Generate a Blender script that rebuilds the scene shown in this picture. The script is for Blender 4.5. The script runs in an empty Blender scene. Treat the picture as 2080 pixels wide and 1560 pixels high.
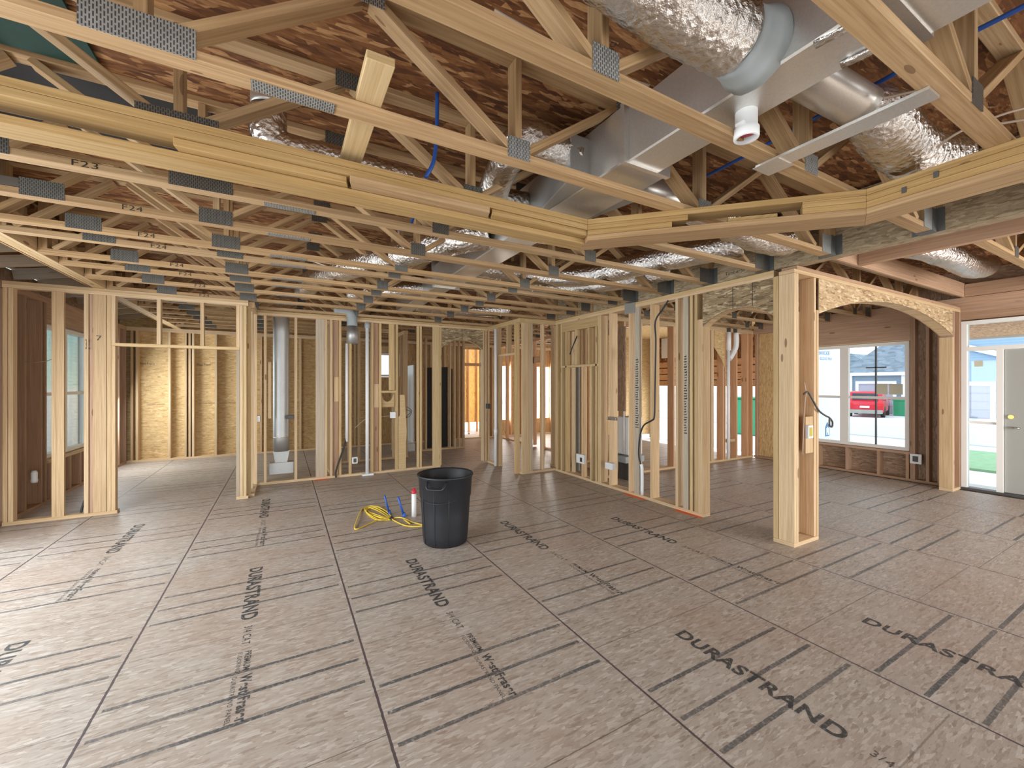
import bpy, bmesh, math, random
from mathutils import Vector, Matrix, Quaternion
random.seed(7)
S = bpy.context.scene
C = S.collection
# ---------------------------------------------------------------- camera, world, lights, exposure
cam = bpy.data.objects.new('camera', bpy.data.cameras.new('camera')); C.objects.link(cam); S.camera = cam
cam.data.sensor_fit = 'HORIZONTAL'; cam.data.sensor_width = 36.0
cam.data.lens = 838.0 / 2080.0 * 36.0
cam.location = (0, 0, 1.60)
cam.rotation_euler = (math.radians(90), 0, math.radians(-29.0))
cam.data.clip_start = 0.05; cam.data.clip_end = 300
S.view_settings.view_transform = 'Standard'; S.view_settings.look = 'None'
S.view_settings.gamma = 1.0; S.view_settings.use_curve_mapping = False
S.view_settings.exposure = 0.42
S.cycles.use_denoising = True
S.cycles.use_adaptive_sampling = True; S.cycles.adaptive_threshold = 0.03
S.cycles.max_bounces = 6; S.cycles.diffuse_bounces = 4; S.cycles.glossy_bounces = 3; S.cycles.transparent_max_bounces = 8
S.cycles.sample_clamp_indirect = 6.0
W = bpy.data.worlds.new('sky'); S.world = W; W.use_nodes = True
nt = W.node_tree; bg = nt.nodes['Background']
bg.inputs[0].default_value = (0.86, 0.93, 1.0, 1); bg.inputs[1].default_value = 2.0
def area(name, loc, rot, sx, sy, power, col=(1, 1, 1)):
    l = bpy.data.lights.new(name, 'AREA'); l.shape = 'RECTANGLE'; l.size = sx; l.size_y = sy; l.energy = power; l.color = col
    o = bpy.data.objects.new(name, l); C.objects.link(o); o.location = loc; o.rotation_euler = [math.radians(a) for a in rot]
    return o
# daylight entering by the big patio windows that stand behind the camera and on the wall beside it
area('daylight_rear_window', (1.2, -3.35, 1.35), (86, 0, 0), 6.6, 2.3, 72, (0.98, 0.99, 1.0))
area('daylight_side_window', (-2.72, 2.7, 1.30), (76, 0, -90), 6.2, 2.2, 170, (0.93, 0.97, 1.0))
area('foyer_fill_light', (6.9, -2.6, 1.5), (80, 0, 0), 3.0, 2.0, 190, (1, 0.98, 0.95))  # unseen lamp added to brighten the foyer and front room
area('daylight_back_room_window', (6.75, 11.33, 1.35), (90, 0, 180), 1.8, 1.7, 150, (1.0, 0.93, 0.84))
area('sunroom_fill_light', (-2.74, 10.1, 1.5), (72, 0, -90), 1.1, 1.7, 45, (0.92, 0.97, 1.0))  # added lamp hidden behind the opening post, brightens the sunroom floor
area('daylight_garage_door', (12.2, 8.4, 0.5), (90, 0, 90), 4.6, 1.9, 80, (1.0, 0.95, 0.88))

# ---------------------------------------------------------------- node helpers and materials
def mat(name):
    m = bpy.data.materials.new(name); m.use_nodes = True
    return m, m.node_tree, m.node_tree.nodes['Principled BSDF']
class N:
    def __init__(s, t): s.t = t
    def new(s, k, **kw):
        n = s.t.nodes.new(k)
        for a, b in kw.items(): setattr(n, a, b)
        return n
    def put(s, sock, v):
        if hasattr(v, 'is_output'): s.t.links.new(v, sock)
        else: sock.default_value = v
    def math(s, op, a, b=0.0, c=0.0, clamp=False):
        n = s.new('ShaderNodeMath', operation=op, use_clamp=clamp)
        s.put(n.inputs[0], a); s.put(n.inputs[1], b); s.put(n.inputs[2], c); return n.outputs[0]
    def mix(s, f, a, b, blend='MIX'):
        n = s.new('ShaderNodeMix', data_type='RGBA', blend_type=blend)
        s.put(n.inputs[0], f); s.put(n.inputs[6], a); s.put(n.inputs[7], b); return n.outputs[2]
    def ramp(s, f, stops, interp='LINEAR'):
        n = s.new('ShaderNodeValToRGB'); cr = n.color_ramp; cr.interpolation = interp
        while len(cr.elements) < len(stops): cr.elements.new(0.5)
        for e, (p, c) in zip(cr.elements, stops): e.position = p; e.color = (*c, 1) if len(c) == 3 else c
        s.put(n.inputs[0], f); return n.outputs[0]
    def mapping(s, v, scale=(1, 1, 1), rot=(0, 0, 0), loc=(0, 0, 0)):
        n = s.new('ShaderNodeMapping'); s.put(n.inputs[0], v)
        n.inputs[1].default_value = loc; n.inputs[2].default_value = rot; n.inputs[3].default_value = scale; return n.outputs[0]
    def noise(s, v, sc=1.0, det=3.0, rough=0.5):
        n = s.new('ShaderNodeTexNoise'); s.put(n.inputs['Vector'], v); n.inputs['Scale'].default_value = sc
        n.inputs['Detail'].default_value = det; n.inputs['Roughness'].default_value = rough; return n.outputs[0]
    def voro(s, v, sc=1.0, out='Color', feature='F1'):
        n = s.new('ShaderNodeTexVoronoi', feature=feature); s.put(n.inputs['Vector'], v); n.inputs['Scale'].default_value = sc
        return n.outputs[out]
    def sep(s, v):
        n = s.new('ShaderNodeSeparateXYZ'); s.put(n.inputs[0], v); return n.outputs
    def uv(s): return s.new('ShaderNodeTexCoord').outputs['UV']
    def objc(s): return s.new('ShaderNodeTexCoord').outputs['Object']
    def bump(s, bsdf, h, strength=0.3, dist=0.01):
        n = s.new('ShaderNodeBump'); n.inputs['Strength'].default_value = strength; n.inputs['Distance'].default_value = dist
        s.put(n.inputs['Height'], h); s.t.links.new(n.outputs[0], bsdf.inputs['Normal'])

def plain(name, col, rough=0.5, metal=0.0, vary=0.0):
    m, t, b = mat(name); n = N(t)
    b.inputs['Roughness'].default_value = rough; b.inputs['Metallic'].default_value = metal
    if vary:
        f = n.noise(n.objc(), 9.0, 4)
        c = n.mix(f, tuple(x * (1 - vary) for x in col) + (1,), tuple(min(1, x * (1 + vary)) for x in col) + (1,))
        n.put(b.inputs['Base Color'], c)
    else: b.inputs['Base Color'].default_value = (*col, 1)
    return m

def lumber_mat(name, a, b_, c, knots=1.0):
    m, t, b = mat(name); n = N(t)
    u = n.uv(); rnd = n.new('ShaderNodeObjectInfo').outputs['Random']
    g1 = n.noise(n.mapping(u, (1.5, 62, 1)), 1.0, 5, 0.65)
    g2 = n.noise(n.mapping(u, (2.5, 130, 1)), 1.0, 2, 0.5)
    big = n.noise(n.mapping(u, (0.8, 3, 1)), 1.0, 2)
    f = n.math('ADD', n.math('MULTIPLY', g1, 0.70), n.math('ADD', n.math('MULTIPLY', g2, 0.22), n.math('MULTIPLY', big, 0.12)))
    col = n.ramp(f, [(0.34, b_), (0.5, a), (0.66, c)])
    hue = n.ramp(rnd, [(0.0, (0.84, 0.79, 0.72)), (0.35, (1.0, 0.95, 0.86)), (0.7, (1.0, 1.0, 1.0)), (1.0, (1.08, 1.03, 0.97))])
    col = n.mix(1.0, col, hue, 'MULTIPLY')
    kd = n.voro(n.mapping(u, (2.2, 8.5, 1)), 1.0, 'Distance')
    kc = n.sep(n.voro(n.mapping(u, (2.2, 8.5, 1)), 1.0, 'Color'))[0]
    km = n.math('MULTIPLY', n.math('LESS_THAN', kd, 0.11), n.math('GREATER_THAN', kc, 0.58))
    col = n.mix(n.math('MULTIPLY', km, 0.72 * knots), col, (0.16, 0.075, 0.03, 1))
    st = n.noise(n.mapping(u, (3.0, 9, 1), loc=(4, 9, 0)), 1.0, 5, 0.7)
    col = n.mix(n.math('MULTIPLY', n.math('GREATER_THAN', st, 0.68), 0.28), col, (0.22, 0.18, 0.15, 1))
    n.put(b.inputs['Base Color'], col); b.inputs['Roughness'].default_value = 0.72
    n.bump(b, g1, 0.12, 0.004)
    return m

def osb_nodes(n, vec, cols, sc=1.0):
    wob = n.new_color_noise(vec, 9.0 * sc)
    def layer(rot, sx, sy, off):
        v = n.mapping(vec, (sx * sc, sy * sc, sx * sc), (0, 0, rot), (off, off * 2.3, 0))
        v2 = n.new('ShaderNodeVectorMath', operation='ADD'); n.put(v2.inputs[0], v); n.put(v2.inputs[1], wob)
        return n.sep(n.voro(v2.outputs[0], 1.0, 'Color'))
    A = layer(0.30, 15, 75, 0.0); B = layer(-0.75, 17, 82, 3.1); D = layer(1.35, 19, 70, 7.7); E = layer(2.25, 14, 66, 5.3)
    f = n.mix(n.math('GREATER_THAN', B[1], 0.55), A[0], B[0]); f = n.mix(n.math('GREATER_THAN', D[1], 0.62), f, D[0]); f = n.mix(n.math('GREATER_THAN', E[1], 0.70), f, E[0])
    f = n.sep(f)[0]
    f = n.math('ADD', 0.5, n.math('MULTIPLY', n.math('POWER', n.math('ABSOLUTE', n.math('SUBTRACT', f, 0.5)), 1.6), n.math('MULTIPLY', n.math('SIGN', n.math('SUBTRACT', f, 0.5)), 1.35)))
    f1 = n.noise(n.mapping(vec, (34 * sc, 150 * sc, 34 * sc), (0, 0, 0.35)), 1.0, 3); f3 = n.noise(n.mapping(vec, (34 * sc, 150 * sc, 34 * sc), (0, 0, -0.75)), 1.0, 3)
    fine = n.sep(n.mix(n.math('GREATER_THAN', B[2], 0.5), f1, f3))[0]
    f2 = n.math('ADD', n.math('MULTIPLY', f, 0.62), n.math('MULTIPLY', fine, 0.42))
    return n.ramp(f2, cols), f2
def _ncn(self, v, sc):
    n = self.new('ShaderNodeTexNoise'); self.put(n.inputs['Vector'], v); n.inputs['Scale'].default_value = sc; n.inputs['Detail'].default_value = 2
    return n.outputs['Color']
N.new_color_noise = _ncn

def osb_mat(name, cols, sc=1.0, rough=0.75, uvs=False):
    m, t, b = mat(name); n = N(t)
    c, f = osb_nodes(n, n.uv() if uvs else n.objc(), cols, sc)
    n.put(b.inputs['Base Color'], c); b.inputs['Roughness'].default_value = rough
    n.bump(b, f, 0.25, 0.004)
    return m

def floor_mat():
    m, t, b = mat('floor_osb'); n = N(t); u = n.uv(); o = n.objc()
    c, f = osb_nodes(n, o, [(0.16, (0.245, 0.195, 0.155)), (0.40, (0.365, 0.31, 0.262)), (0.60, (0.425, 0.372, 0.322)), (0.88, (0.58, 0.535, 0.485))], 1.15)
    big = n.noise(o, 0.9, 5, 0.6)
    c = n.mix(n.ramp(big, [(0.42, (0, 0, 0)), (0.68, (1, 1, 1))]), c, n.mix(0.35, c, (0.36, 0.22, 0.15, 1)))
    pale = n.noise(o, 2.3, 6, 0.65)
    c = n.mix(n.ramp(pale, [(0.5, (0, 0, 0)), (0.75, (0.45, 0.45, 0.45))]), c, (0.50, 0.47, 0.43, 1))
    X, Y, Z = n.sep(u)
    wob = n.math('MULTIPLY', n.math('SUBTRACT', n.noise(o, 30.0, 3), 0.5), 0.007)
    yy = n.math('ADD', Y, wob)
    inside = n.math('MULTIPLY', n.math('GREATER_THAN', X, 0.025), n.math('LESS_THAN', X, 1.185))
    def line(pos, half): return n.math('LESS_THAN', n.math('ABSOLUTE', n.math('SUBTRACT', yy, pos)), half)
    s = 0.0
    for p in (0.4065, 0.61, 0.8135, 1.627, 1.83, 2.033): s = n.math('MAXIMUM', s, line(p, 0.0118))
    worn = n.ramp(n.noise(o, 55.0, 4, 0.7), [(0.30, (0.25, 0.25, 0.25)), (0.52, (1, 1, 1))])
    worn2 = n.ramp(n.noise(o, 1.7, 2), [(0.35, (0.75, 0.75, 0.75)), (0.6, (1, 1, 1))])
    sm = n.math('MULTIPLY', n.math('MULTIPLY', s, inside), n.math('MULTIPLY', worn, worn2))
    c = n.mix(n.math('MULTIPLY', sm, 0.92), c, (0.05, 0.057, 0.065, 1))
    mid = n.math('MULTIPLY', n.math('MULTIPLY', line(1.22, 0.0035), inside), 0.5)
    c = n.mix(mid, c, (0.10, 0.08, 0.07, 1))
    wx = n.math('ADD', X, wob)
    e1 = n.math('LESS_THAN', n.math('MINIMUM', wx, n.math('SUBTRACT', 1.2192, wx)), 0.0062)
    e2 = n.math('LESS_THAN', n.math('MINIMUM', yy, n.math('SUBTRACT', 2.4384, yy)), 0.0028)
    purple = n.mix(n.noise(o, 3.0, 2), (0.035, 0.022, 0.05, 1), (0.07, 0.05, 0.045, 1))
    c = n.mix(n.math('MULTIPLY', e1, 0.9), c, purple); c = n.mix(n.math('MULTIPLY', e2, 0.7), c, (0.07, 0.05, 0.04, 1))
    n.put(b.inputs['Base Color'], c)
    n.put(b.inputs['Roughness'], n.math('ADD', 0.36, n.math('MULTIPLY', pale, 0.25)))
    n.bump(b, f, 0.2, 0.003)
    return m

def plate_mat(name, col):
    m, t, b = mat(name); n = N(t); u = n.uv()
    v = n.mapping(u, (110, 42, 1))
    X, Y, Z = n.sep(v)
    row = n.math('MODULO', n.math('FLOOR', X), 2.0)
    fx = n.math('ABSOLUTE', n.math('SUBTRACT', n.math('FRACT', X), 0.5))
    fy = n.math('ABSOLUTE', n.math('SUBTRACT', n.math('FRACT', n.math('ADD', Y, n.math('MULTIPLY', row, 0.5))), 0.5))
    hole = n.math('MULTIPLY', n.math('LESS_THAN', fx, 0.24), n.math('LESS_THAN', fy, 0.36))
    nz = n.noise(n.objc(), 22.0, 4)
    c = n.mix(nz, tuple(x * 0.65 for x in col) + (1,), tuple(x * 1.25 for x in col) + (1,))
    c = n.mix(n.math('MULTIPLY', hole, 0.85), c, (0.035, 0.033, 0.03, 1))
    n.put(b.inputs['Base Color'], c); b.inputs['Metallic'].default_value = 0.55; b.inputs['Roughness'].default_value = 0.5
    n.bump(b, hole, -0.4, 0.003)
    return m

def foil_mat():
    m, t, b = mat('crinkled_foil'); n = N(t); o = n.objc()
    v1 = n.noise(o, 26.0, 5, 0.7); v2 = n.voro(o, 30.0, 'Distance'); v3 = n.voro(n.mapping(o, (40, 40, 40), (0.4, 0.5, 0.2)), 1.0, 'Distance')
    h = n.math('ADD', n.math('MULTIPLY', v1, 1.2), n.math('ADD', n.math('MULTIPLY', v2, 0.6), n.math('MULTIPLY', v3, 0.5)))
    n.put(b.inputs['Base Color'], n.mix(v1, (0.60, 0.57, 0.53, 1), (0.92, 0.90, 0.87, 1)))
    b.inputs['Metallic'].default_value = 1.0; b.inputs['Roughness'].default_value = 0.16
    n.bump(b, h, 0.75, 0.012)
    return m

def sheet_mat(name, col, rough):
    m, t, b = mat(name); n = N(t); o = n.objc()
    sp = n.sep(n.voro(o, 140.0, 'Color'))[0]
    n.put(b.inputs['Base Color'], n.mix(sp, tuple(x * 0.95 for x in col) + (1,), tuple(min(1, x * 1.03) for x in col) + (1,)))
    b.inputs['Metallic'].default_value = 0.85; n.put(b.inputs['Roughness'], n.math('ADD', rough, n.math('MULTIPLY', n.noise(o, 5.0, 3), 0.18)))
    n.bump(b, n.noise(o, 1.6, 1), 0.2, 0.04)
    return m

def ink_mat(name, col, cover):
    m, t, b = mat(name); n = N(t)
    b.inputs['Base Color'].default_value = (*col, 1); b.inputs['Roughness'].default_value = 0.6
    tr = n.new('ShaderNodeBsdfTransparent'); mx = n.new('ShaderNodeMixShader')
    g = n.new('ShaderNodeNewGeometry').outputs['Position']
    f = n.ramp(n.noise(g, 60.0, 4, 0.7), [(0.30, (0.15, 0.15, 0.15)), (0.50, (cover, cover, cover))])
    n.put(mx.inputs[0], f); t.links.new(tr.outputs[0], mx.inputs[1]); t.links.new(b.outputs[0], mx.inputs[2])
    t.links.new(mx.outputs[0], t.nodes['Material Output'].inputs[0])
    return m

def glass_mat():
    m, t, b = mat('window_glass'); n = N(t)
    tr = n.new('ShaderNodeBsdfTransparent'); gl = n.new('ShaderNodeBsdfGlossy'); gl.inputs['Roughness'].default_value = 0.03
    tr.inputs[0].default_value = (0.93, 0.97, 0.97, 1)
    fr = n.new('ShaderNodeFresnel'); fr.inputs[0].default_value = 1.45; mx = n.new('ShaderNodeMixShader')
    n.put(mx.inputs[0], n.math('MULTIPLY', fr.outputs[0], 0.8))
    t.links.new(tr.outputs[0], mx.inputs[1]); t.links.new(gl.outputs[0], mx.inputs[2])
    t.links.new(mx.outputs[0], t.nodes['Material Output'].inputs[0]); return m

def lap_mat(name, a, gap, step, axis=2):
    m, t, b = mat(name); n = N(t); g = n.sep(n.new('ShaderNodeNewGeometry').outputs['Position'])[axis]
    fr = n.math('FRACT', n.math('DIVIDE', g, step)); ln = n.math('LESS_THAN', fr, 0.12)
    n.put(b.inputs['Base Color'], n.mix(ln, (*a, 1), (*gap, 1))); b.inputs['Roughness'].default_value = 0.6
    return m
def shingle_mat(name, col):
    m, t, b = mat(name); n = N(t); g = n.new('ShaderNodeNewGeometry').outputs['Position']
    v = n.sep(n.voro(n.mapping(g, (6, 3, 9)), 1.0, 'Color'))[0]
    n.put(b.inputs['Base Color'], n.mix(v, tuple(x * 0.7 for x in col) + (1,), tuple(x * 1.25 for x in col) + (1,))); b.inputs['Roughness'].default_value = 0.9
    return m
def noisy_mat(name, a, b_, sc, rough=0.9):
    m, t, b = mat(name); n = N(t); g = n.new('ShaderNodeNewGeometry').outputs['Position']
    n.put(b.inputs['Base Color'], n.mix(n.noise(g, sc, 5, 0.65), (*a, 1), (*b_, 1))); b.inputs['Roughness'].default_value = rough
    return m

M = {}
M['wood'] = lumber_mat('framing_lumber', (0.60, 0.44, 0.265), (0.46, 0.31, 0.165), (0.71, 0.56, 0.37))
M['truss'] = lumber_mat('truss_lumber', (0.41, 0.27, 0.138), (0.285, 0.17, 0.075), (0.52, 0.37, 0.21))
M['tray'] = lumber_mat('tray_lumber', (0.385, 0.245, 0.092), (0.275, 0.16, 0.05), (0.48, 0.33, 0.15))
M['yellow'] = lumber_mat('yellow_pine', (0.57, 0.42, 0.22), (0.44, 0.30, 0.135), (0.67, 0.52, 0.31))
M['brown'] = lumber_mat('brown_fir', (0.44, 0.285, 0.19), (0.33, 0.20, 0.125), (0.53, 0.37, 0.26))
M['grey'] = lumber_mat('weathered_lumber', (0.46, 0.40, 0.31), (0.35, 0.295, 0.22), (0.55, 0.49, 0.40), 0.5)
M['orange'] = lumber_mat('warm_lit_lumber', (0.62, 0.36, 0.20), (0.48, 0.25, 0.12), (0.72, 0.47, 0.28))  # warm orange daylight put into the lumber colour
M['lvl'] = osb_mat('strand_beam', [(0.2, (0.17, 0.12, 0.066)), (0.5, (0.29, 0.22, 0.13)), (0.8, (0.42, 0.335, 0.215))], 1.0, uvs=True)
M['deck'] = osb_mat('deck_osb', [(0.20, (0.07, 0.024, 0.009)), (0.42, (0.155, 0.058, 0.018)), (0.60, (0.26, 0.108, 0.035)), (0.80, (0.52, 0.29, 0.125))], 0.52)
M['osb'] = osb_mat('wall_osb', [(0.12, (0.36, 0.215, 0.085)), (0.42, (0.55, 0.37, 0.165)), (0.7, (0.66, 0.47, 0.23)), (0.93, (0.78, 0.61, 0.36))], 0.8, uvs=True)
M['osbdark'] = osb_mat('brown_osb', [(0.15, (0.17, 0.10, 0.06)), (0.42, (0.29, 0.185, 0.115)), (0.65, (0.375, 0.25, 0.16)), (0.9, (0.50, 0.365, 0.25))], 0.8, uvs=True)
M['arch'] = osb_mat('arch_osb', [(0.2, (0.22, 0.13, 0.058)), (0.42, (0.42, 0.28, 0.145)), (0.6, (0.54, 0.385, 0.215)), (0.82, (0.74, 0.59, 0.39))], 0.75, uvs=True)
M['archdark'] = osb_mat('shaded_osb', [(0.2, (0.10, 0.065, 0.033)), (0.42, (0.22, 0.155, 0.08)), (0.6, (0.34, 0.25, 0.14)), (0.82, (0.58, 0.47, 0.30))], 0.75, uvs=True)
M['porch'] = osb_mat('porch_osb', [(0.2, (0.40, 0.15, 0.06)), (0.42, (0.60, 0.28, 0.13)), (0.6, (0.72, 0.38, 0.20)), (0.82, (0.85, 0.56, 0.36))], 0.6)
M['floor'] = floor_mat()
M['plate'] = plate_mat('truss_plate_steel', (0.42, 0.43, 0.42))
M['platedark'] = plate_mat('shaded_truss_plate_steel', (0.19, 0.185, 0.165))  # darker copy of the plate steel, shadow put into its colour
M['hanger'] = plain('hanger_steel', (0.12, 0.125, 0.12), 0.5, 0.5, 0.25)
M['foil'] = foil_mat()
M['sheet'] = sheet_mat('galvanized_sheet', (0.72, 0.71, 0.68), 0.26)
M['sheetdull'] = sheet_mat('dull_galvanized_sheet', (0.50, 0.51, 0.50), 0.42)
M['sealant'] = plain('grey_duct_sealant', (0.36, 0.40, 0.41), 0.75, 0, 0.25)
M['pvc'] = plain('white_pvc', (0.83, 0.85, 0.85), 0.55)
M['whitebox'] = plain('white_plastic', (0.78, 0.80, 0.80), 0.45)
M['vinyl'] = plain('white_vinyl', (0.82, 0.80, 0.76), 0.45)
M['black'] = plain('black_cable', (0.02, 0.02, 0.022), 0.5)
M['darkgrey'] = plain('dark_steel_box', (0.09, 0.085, 0.08), 0.55, 0.3, 0.2)
M['bin'] = noisy_mat('black_bin_plastic', (0.006, 0.007, 0.010), (0.018, 0.019, 0.024), 6.0, 0.48)
M['blue'] = plain('blue_plastic', (0.022, 0.10, 0.42), 0.4)
M['red'] = plain('red_plastic', (0.55, 0.035, 0.06), 0.4)
M['cord'] = plain('yellow_cord', (0.74, 0.53, 0.055), 0.45)
M['twine'] = plain('tan_cable', (0.42, 0.32, 0.24), 0.7)
M['paint'] = plain('orange_marking_paint', (0.85, 0.16, 0.045), 0.7)
M['ink'] = ink_mat('floor_ink', (0.045, 0.050, 0.055), 0.80)
M['inkfaint'] = ink_mat('faint_floor_ink', (0.06, 0.065, 0.07), 0.55)
M['marker'] = ink_mat('black_marker', (0.02, 0.018, 0.016), 0.95)
M['wrapblue'] = ink_mat('blue_wrap_print', (0.10, 0.22, 0.42), 1.0)
M['glass'] = glass_mat()
M['green'] = noisy_mat('green_membrane', (0.004, 0.03, 0.022), (0.012, 0.06, 0.045), 5.0, 0.7)
M['blackfelt'] = plain('black_panel', (0.018, 0.018, 0.018), 0.7)
M['door'] = plain('grey_primed_door', (0.36, 0.36, 0.33), 0.5)
M['brass'] = plain('brass', (0.75, 0.50, 0.16), 0.3, 0.8)
M['chrome'] = plain('satin_nickel', (0.45, 0.44, 0.42), 0.3, 0.9)
M['greypanel'] = plain('grey_panel', (0.30, 0.30, 0.27), 0.6, 0.1, 0.15)
M['siding_mint'] = lap_mat('mint_lap_siding', (0.52, 0.80, 0.74), (0.30, 0.55, 0.52), 0.13)
M['siding_white'] = lap_mat('white_lap_siding', (0.78, 0.83, 0.83), (0.50, 0.57, 0.60), 0.13)
M['siding_blue'] = lap_mat('blue_lap_siding', (0.28, 0.40, 0.55), (0.20, 0.30, 0.44), 0.16)
M['siding_slate'] = lap_mat('slate_lap_siding', (0.20, 0.27, 0.35), (0.14, 0.20, 0.27), 0.16)
M['trimwhite'] = plain('white_trim', (0.80, 0.85, 0.87), 0.5)
M['wrap'] = plain('house_wrap', (0.80, 0.82, 0.83), 0.6)
M['shingle'] = shingle_mat('roof_shingles', (0.22, 0.27, 0.33))
M['garage'] = lap_mat('garage_door_panel', (0.36, 0.36, 0.44), (0.27, 0.27, 0.35), 0.5)
M['concrete'] = noisy_mat('pale_concrete', (0.62, 0.63, 0.64), (0.74, 0.75, 0.76), 1.2)
M['asphalt'] = noisy_mat('grey_asphalt', (0.46, 0.48, 0.51), (0.54, 0.56, 0.59), 1.5)
M['lawn'] = noisy_mat('lawn_grass', (0.13, 0.27, 0.13), (0.30, 0.46, 0.28), 5.0)
M['carpaint'] = plain('red_car_paint', (0.55, 0.012, 0.035), 0.25)
M['carglass'] = plain('car_window', (0.05, 0.06, 0.08), 0.15)
M['tire'] = plain('rubber', (0.02, 0.02, 0.02), 0.8)
M['lens'] = plain('tail_light', (0.65, 0.02, 0.02), 0.2)
M['binreen'] = plain('green_bin_plastic', (0.03, 0.32, 0.16), 0.5)
M['cardboard'] = plain('cardboard_sticker', (0.62, 0.60, 0.46), 0.7, 0, 0.1)

# ---------------------------------------------------------------- mesh helpers
def empty(name, loc=(0, 0, 0), label=None, cat=None, group=None, kind=None):
    o = bpy.data.objects.new(name, None); C.objects.link(o); o.location = loc; o.empty_display_size = 0.1
    return tag(o, label, cat, group, kind)
def tag(o, label=None, cat=None, group=None, kind=None):
    if label: o['label'] = label
    if cat: o['category'] = cat
    if group: o['group'] = group
    if kind: o['kind'] = kind
    return o
def root_loc(p):
    v = Vector((0, 0, 0))
    while p: v += p.location; p = p.parent
    return v
def link(name, me, center, m, parent=None):
    o = bpy.data.objects.new(name, me); C.objects.link(o); me.materials.append(m) if m else None
    o.location = Vector(center) - root_loc(parent)
    if parent: o.parent = parent
    return o
class MB:
    def __init__(s): s.v = []; s.f = []; s.uv = []; s.sm = []
    def box(s, a, b, ax=None, rot=None):
        """box between corners a and b; uv runs along the longest edge in metres"""
        x0, x1 = sorted((a[0], b[0])); y0, y1 = sorted((a[1], b[1])); z0, z1 = sorted((a[2], b[2]))
        s.obox(Vector(((x0 + x1) / 2, (y0 + y1) / 2, (z0 + z1) / 2)), Matrix.Identity(3), (x1 - x0, y1 - y0, z1 - z0)); return s
    def obox(s, c, R, d, bev=0.0):
        d = list(d); L = max(range(3), key=lambda i: d[i]); ou, ov = random.random() * 40, random.random() * 40
        h = [x / 2 for x in d]; i0 = len(s.v); c = Vector(c)
        for sx in (-1, 1):
            for sy in (-1, 1):
                for sz in (-1, 1): s.v.append(c + R @ Vector((sx * h[0], sy * h[1], sz * h[2])))
        loc = [Vector((sx * h[0], sy * h[1], sz * h[2])) for sx in (-1, 1) for sy in (-1, 1) for sz in (-1, 1)]
        for q, nax in (((0, 1, 3, 2), 0), ((4, 6, 7, 5), 0), ((0, 4, 5, 1), 1), ((2, 3, 7, 6), 1), ((0, 2, 6, 4), 2), ((1, 5, 7, 3), 2)):
            s.f.append([i0 + k for k in q])
            ax = [i for i in range(3) if i != nax]
            if L in ax: a_, b_ = L, [i for i in ax if i != L][0]
            else: a_, b_ = ax
            s.uv.append([(loc[k][a_] + ou, loc[k][b_] + ov + nax * 1.7) for k in q]); s.sm.append(False)
        return s
    def beam(s, p0, p1, w, t, up=(0, 0, 1)):
        """bar from p0 to p1, w wide across, t thick towards up"""
        p0, p1 = Vector(p0), Vector(p1); x = (p1 - p0); L = x.length; x.normalize(); up = Vector(up)
        y = up.cross(x).normalized(); z = x.cross(y)
        s.obox((p0 + p1) / 2, Matrix((x, y, z)).transposed(), (L, w, t)); return s
    def tube(s, pts, r, n=12, caps=True, rough=0.0, ridge=0.0, sub=1, closed=False, flat=1.0):
        P = smooth(pts, sub) if sub > 1 else [Vector(p) for p in pts]
        R = r if callable(r) else (lambda t: r)
        i0 = len(s.v); ref = None; K = len(P)
        for k, p in enumerate(P):
            tg = (P[min(k + 1, K - 1)] - P[max(k - 1, 0)]).normalized()
            if ref is None: ref = Vector((0, 0, 1)) if abs(tg.z) < 0.9 else Vector((1, 0, 0))
            a = tg.cross(ref).normalized(); b_ = a.cross(tg).normalized(); ref = b_
            for j in range(n):
                th = 2 * math.pi * j / n
                rr = R(k / max(1, K - 1)) * (1 + rough * (random.random() - 0.5) + ridge * math.sin(k * 2.1))
                s.v.append(p + a * (rr * math.cos(th)) + b_ * (rr * math.sin(th) * flat))
        for k in range(K - 1):
            for j in range(n):
                q = [i0 + k * n + j, i0 + k * n + (j + 1) % n, i0 + (k + 1) * n + (j + 1) % n, i0 + (k + 1) * n + j]
                s.f.append(q); s.uv.append([(k / 10, j / n)] * 4); s.sm.append(True)
        if caps:
            s.f.append([i0 + j for j in reversed(range(n))]); s.uv.append([(0, 0)] * n); s.sm.append(False)
            s.f.append([i0 + (K - 1) * n + j for j in range(n)]); s.uv.append([(0, 0)] * n); s.sm.append(False)
        return s
    def lathe(s, prof, c=(0, 0, 0), n=32, flat=None):
        i0 = len(s.v); c = Vector(c); K = len(prof)
        for r, z in prof:
            for j in range(n):
                th = 2 * math.pi * j / n
                rr = r * (flat(th, z) if flat else 1); s.v.append(c + Vector((rr * math.cos(th), rr * math.sin(th), z)))
        for k in range(K - 1):
            for j in range(n):
                s.f.append([i0 + k * n + j, i0 + k * n + (j + 1) % n, i0 + (k + 1) * n + (j + 1) % n, i0 + (k + 1) * n + j])
                s.uv.append([(0, 0)] * 4); s.sm.append(True)
        return s
    def prism(s, poly, ext, origin, ax, ay):
        """2-d outline poly laid out on axes ax, ay from origin, extruded by vector ext"""
        o = Vector(origin); ax, ay, ext = Vector(ax), Vector(ay), Vector(ext); i0 = len(s.v); n = len(poly)
        for e in (Vector((0, 0, 0)), ext):
            for x, y in poly: s.v.append(o + ax * x + ay * y + e)
        s.f.append([i0 + k for k in range(n)]); s.uv.append([poly[k] for k in range(n)]); s.sm.append(False)
        s.f.append([i0 + n + k for k in reversed(range(n))]); s.uv.append([poly[k] for k in reversed(range(n))]); s.sm.append(False)
        for k in range(n):
            q = (k + 1) % n; s.f.append([i0 + k, i0 + n + k, i0 + n + q, i0 + q]); s.uv.append([(k * .1, 0), (k * .1, .1), (k * .1 + .1, .1), (k * .1 + .1, 0)]); s.sm.append(False)
        return s
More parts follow.
